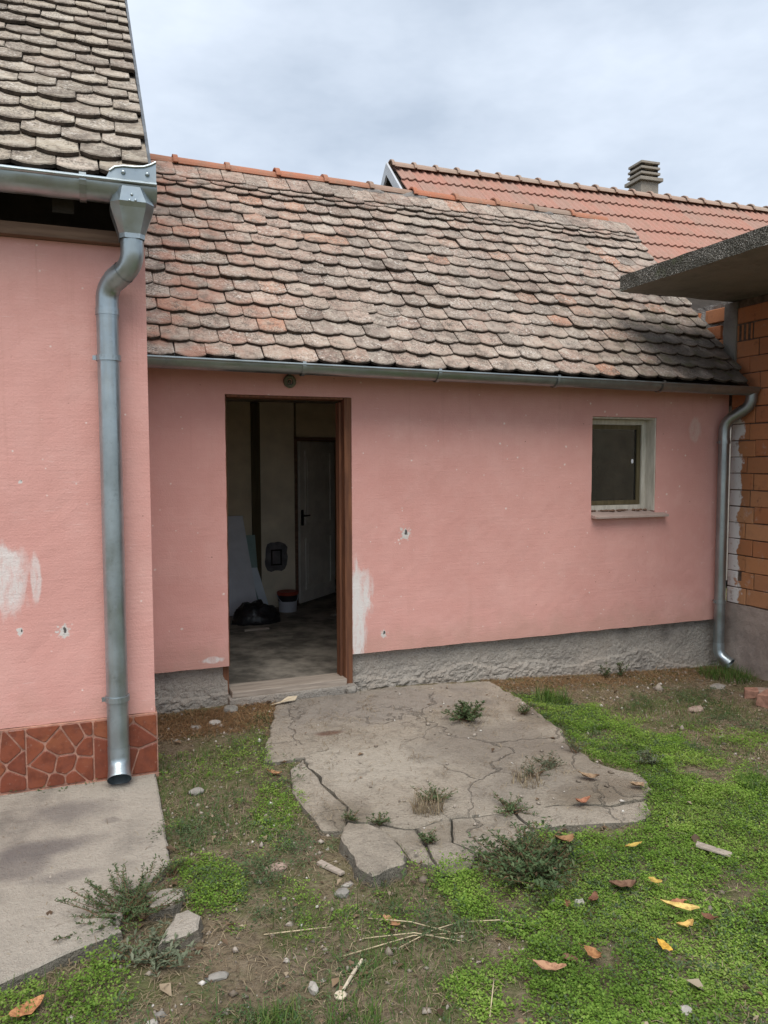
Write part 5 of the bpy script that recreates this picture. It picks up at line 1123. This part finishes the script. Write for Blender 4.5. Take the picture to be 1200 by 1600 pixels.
for a in [
 (1.644, -2.46, 0.075, 0.050, 12, 0.18, ORB, 'round orange brown leaf lying on top of the bushy dark weed', 0.13),
 (1.984, -2.44, 0.095, 0.024, 4, 0.05, YEL, 'slim pale yellow leaf in the clover just below the pad', 0.045),
 (1.772, -2.64, 0.105, 0.05, -8, 0.1, BRN, 'broad brown leaf in the clover right of the dark weed', 0.03),
 (1.874, -2.69, 0.05, 0.04, 70, 0.1, YEL, 'stubby yellow and brown leaf next to the broad brown leaf', 0.04),
 (1.845, -2.85, 0.125, 0.034, -38, 0.06, (0.68, 0.50, 0.16), 'longest yellow leaf lying slanted in the clover', 0.05),
 (1.800, -2.925, 0.075, 0.028, 2, 0.12, (0.60, 0.40, 0.12), 'curled yellow leaf touching the tip of the longest yellow leaf', 0.045),
 (1.885, -2.80, 0.06, 0.035, -20, 0.1, (0.40, 0.18, 0.09), 'reddish brown leaf half hidden behind the longest yellow leaf', 0.03),
 (1.905, -2.925, 0.05, 0.035, -60, 0.15, RED, 'small rusty leaf right of the curled yellow leaf', 0.035),
 (1.667, -2.985, 0.055, 0.036, -62, 0.08, (0.66, 0.40, 0.06), 'small orange yellow leaf alone in the clover below the longest yellow one', 0.045),
 (1.256, -2.96, 0.095, 0.042, -38, 0.14, (0.42, 0.24, 0.14), 'light brown leaf nearest the bottom in the clover', 0.045),
 (1.361, -2.925, 0.045, 0.04, 80, 0.1, BRN, 'dark brown leaf between the light brown leaf and its orange neighbour', 0.035),
 (1.415, -2.95, 0.060, 0.045, -70, 0.2, (0.38, 0.19, 0.08), 'crumpled orange brown leaf right of the dark brown one', 0.04),
 (1.611, -2.69, 0.065, 0.036, 60, 0.15, RED, 'red brown leaf standing at the lower right of the dark weed', 0.04),
 (1.515, -2.68, 0.05, 0.03, 85, 0.12, RED, 'narrow red brown leaf at the foot of the dark weed', 0.035),
 (-0.205, -2.555, 0.105, 0.055, 28, 0.10, (0.50, 0.24, 0.11), 'large orange brown leaf in the bottom left corner', 0.03),
 (2.213, -1.83, 0.095, 0.05, -25, 0.16, TAN, 'tan curled leaf with a dark tip lying on the pad', 0.016),
 (2.369, -1.985, 0.065, 0.05, 10, 0.16, TAN, 'pale tan leaf near the right tip of the pad', 0.016),
 (2.026, -2.05, 0.085, 0.045, -5, 0.2, (0.36, 0.16, 0.09), 'crumpled red brown leaf at the front edge of the pad', 0.016),
 (0.824, -1.18, 0.07, 0.045, -15, 0.2, (0.45, 0.25, 0.13), 'orange tan leaf beside the left edge of the pad', 0.014),
 (0.915, -2.53, 0.07, 0.035, -45, 0.1, (0.42, 0.23, 0.12), 'pale brown leaf lying among the dry straws', 0.014)]:
    dead_leaf(*a[:9 - 1], lift=max(0.010, a[8] - 0.008))
# ---- loose stones, brick bits and rubbish
def rock(x, y, r, sc, m, label, cat='stone', name='stone', seed=0, rot=0.0):
    bm = bmesh.new(); bmesh.ops.create_icosphere(bm, subdivisions=2, radius=1)
    for v in bm.verts:
        k = 1 + 0.35 * mnoise.noise(v.co * 1.5 + Vector((seed, x, y))) + 0.12 * mnoise.noise(v.co * 4 + Vector((seed, x, y))); v.co = Vector((v.co.x * sc[0], v.co.y * sc[1], v.co.z * sc[2])) * r * k
    me = bpy.data.meshes.new(name); bm.to_mesh(me); bm.free(); me.materials.append(m)
    o = link(name, me); o.location = (x, y, gz1(x, y) + r * sc[2] * 0.45); o.rotation_euler = (0, 0, rot); return tag(o, label, cat)
M_white_st = plain('white_pebble', (0.36, 0.335, 0.295), 0.8, 0.12, 30); M_grey_st = plain('grey_stone', (0.23, 0.215, 0.19), 0.9, 0.2, 25); M_pink_st = plain('pinkish_stone', (0.32, 0.235, 0.19), 0.9, 0.2, 25); M_brk = plain('broken_brick', (0.29, 0.155, 0.11), 0.9, 0.25, 30)
rock(0.126, -2.70, 0.016, (1.1, 0.9, 0.8), M_white_st, 'front one of two white pebbles near the bottom edge'); rock(0.150, -2.668, 0.015, (1.1, 0.9, 0.7), M_grey_st, 'rear greyer one of two pebbles near the bottom edge')
rock(-0.088, -2.60, 0.013, (1, 1, 0.8), M_white_st, 'single white pebble right of the large orange leaf'); rock(0.326, -2.585, 0.024, (1.5, 0.8, 0.5), M_grey_st, 'flat grey stone on bare soil right of the grey green weed')
rock(1.575, -2.66, 0.022, (1, 0.8, 0.9), M_white_st, 'white stone between two red brown leaves'); rock(1.537, -3.22, 0.018, (1, 0.9, 0.7), M_white_st, 'white stone in the clover at the very bottom')
rock(0.585, -2.735, 0.020, (0.7, 1.3, 0.7), M_white_st, 'elongated white stone left of the stick with the round end'); rock(3.70, -0.95, 0.045, (1.4, 0.8, 0.6), M_pink_st, 'pinkish stone on the bare soil at the right')
rock(0.634, -2.04, 0.032, (1.5, 0.9, 0.4), M_pink_st, 'flat pinkish stone left of the loose concrete chunk'); rock(0.44, -1.23, 0.030, (1.3, 0.8, 0.5), M_grey_st, 'grey stone in the weeds right of the left slab')
rock(0.665, -0.30, 0.034, (1.2, 0.8, 0.6), M_white_st, 'pale stone on the rusty straw below the plinth'); rock(0.55, -0.33, 0.03, (1.2, 0.8, 0.6), M_grey_st, 'smaller grey stone on the rusty straw below the plinth')
rock(0.79, -0.12, 0.045, (1.1, 0.8, 0.8), M_grey_st, 'grey stone beside the foot of the left door post'); rock(0.812, -2.31, 0.026, (1.1, 0.9, 0.6), M_grey_st, 'grey stone just in front of the loose concrete chunk')
rock(0.845, -2.262, 0.014, (1.6, 0.7, 0.5), M_white_st, 'tiny white flake in front of the loose concrete chunk'); rock(4.28, -0.55, 0.05, (1.3, 0.9, 0.5), M_grey_st, 'grey stone in front of the grass at the right downpipe')
rock(1.60, -0.07, 0.035, (1.2, 0.8, 0.8), M_grey_st, 'lump of mortar at the foot of the right door jamb', 'mortar lump')
def brick_bit(x, y, L, w, h, yaw, label, m=M_brk):
    M4 = Matrix.Translation((x, y, gz1(x, y) + 0.002)) @ Matrix.Rotation(math.radians(yaw), 4, 'Z'); b = MB(); b.box(-L / 2, L / 2, -w / 2, w / 2, 0, h, M4, 0.010); o = b.build('brick_fragment', m, None, bevel=0.006); recenter(o); return tag(o, label, 'brick')
brick_bit(4.26, -1.02, 0.16, 0.11, 0.09, 20, 'nearer broken brick at the right edge of the yard'); brick_bit(4.50, -0.82, 0.20, 0.11, 0.05, -30, 'flat broken brick lying behind the nearer one at the right edge', M_pink_st)
brick_bit(4.33, -0.80, 0.10, 0.08, 0.06, 50, 'smallest broken brick left of the flat one')
def stick(path, r, m, label, cat='stick', name='stick'):
    b = MB(); b.tube([Vector((p[0], p[1], gz1(p[0], p[1]) + p[2])) for p in path], r, 6, True); o = b.build(name, m, None, smooth=True); recenter(o); return tag(o, label, cat) if label else o
M_pale = plain('pale_dry_stalk', (0.52, 0.43, 0.28), 0.8, 0.15, 20); M_bone = plain('bleached_wood', (0.56, 0.48, 0.36), 0.8, 0.12, 20)
b = MB(); za = gz1(0.653, -2.79) + 0.012; zb = gz1(0.76, -2.67) + 0.016
b.tube([(0.660, -2.785, za), (0.71, -2.725, (za + zb) / 2 + 0.002), (0.762, -2.665, zb)], [0.0045, 0.0055, 0.005], 8, True)
b.tube([(0.647 + 0.013 * math.cos(a), -2.800 + 0.013 * math.sin(a), za - 0.002) for a in np.linspace(0, 2 * math.pi, 17)], 0.0055, 8)
b.ball((0.647, -2.800, za - 0.004), 0.012, (1, 1, 0.3), 10, 5)
o = b.build('stick', M_bone, None, autos=True); recenter(o); tag(o, 'pale stick with a round disc at its lower end on the bare soil', 'stick')
SG = 'dry stalks lying in a loose bundle'
for k, (p, q_, mid, lab) in enumerate([((0.72, -2.61), (1.17, -2.655), 0.014, 'longest pale dry stalk lying across the loose bundle'), ((0.85, -2.475), (1.10, -2.655), 0.03, 'pale dry stalk crossing the bundle from upper left to right'), ((0.80, -2.56), (1.10, -2.70), 0.02, 'pale dry stalk slanting down through the bundle'), ((0.90, -2.64), (1.16, -2.60), 0.022, 'short pale dry stalk on the right of the bundle'), ((1.14, -2.60), (1.36, -2.72), 0.02, 'pale dry stalk reaching right towards the clover'), ((0.50, -2.43), (0.72, -2.47), 0.012, 'thin pale stalk alone on the soil left of the bundle'), ((1.02, -3.02), (1.10, -2.90), 0.02, 'curved brown twig on the soil near the bottom edge')]):
    mx_ = ((p[0] + q_[0]) / 2 + 0.01 * (-1) ** k, (p[1] + q_[1]) / 2 + 0.012 * (-1) ** k)
    stick([(*p, 0.006), (*mx_, mid), (*q_, 0.008)], 0.0019, M_pale, lab, 'dry stalk', 'dry_stalk')['group'] = SG if k < 5 else 'single stalks on the soil'
b = MB(); b.box(-0.065, 0.065, -0.012, 0.012, 0, 0.012, Matrix.Translation((0.822, -2.135, gz1(0.822, -2.135) + 0.006)) @ Matrix.Rotation(math.radians(-62), 4, 'Z'), 0.002); o = b.build('wood_sliver', M_grey_wood, None, bevel=0.002); recenter(o); tag(o, 'narrow sliver of wood on the soil left of the loose chunk', 'wood')
b = MB(); b.box(-0.065, 0.065, -0.02, 0.02, 0, 0.008, Matrix.Translation((2.265, -2.575, gz1(2.265, -2.575) + 0.03)) @ Matrix.Rotation(math.radians(-52), 4, 'Z') @ Matrix.Rotation(0.08, 4, 'Y'), 0.002); o = b.build('wood_sliver', M_grey_wood, None, bevel=0.003); recenter(o); tag(o, 'grey piece of board lying in the clover at the right', 'wood')
b = MB(); M4 = Matrix.Translation((1.145, -0.125, gz1(1.145, -0.125) + 0.003)) @ Matrix.Rotation(math.radians(14), 4, 'Z')
pts = [(-0.12, -0.01, 0.002), (-0.02, -0.028, 0.012), (0.05, -0.02, 0.004), (0.085, 0.012, 0.018), (0.02, 0.026, 0.02), (-0.04, 0.006, 0.004)]
b.prism([M4 @ Vector(p) for p in pts], (0, 0, 0.003)); o = b.build('paper_scrap', plain('yellowed_paper', (0.58, 0.49, 0.35), 0.8, 0.1), None); recenter(o); tag(o, 'crumpled yellowed paper scrap on the pad below the door sill', 'paper')
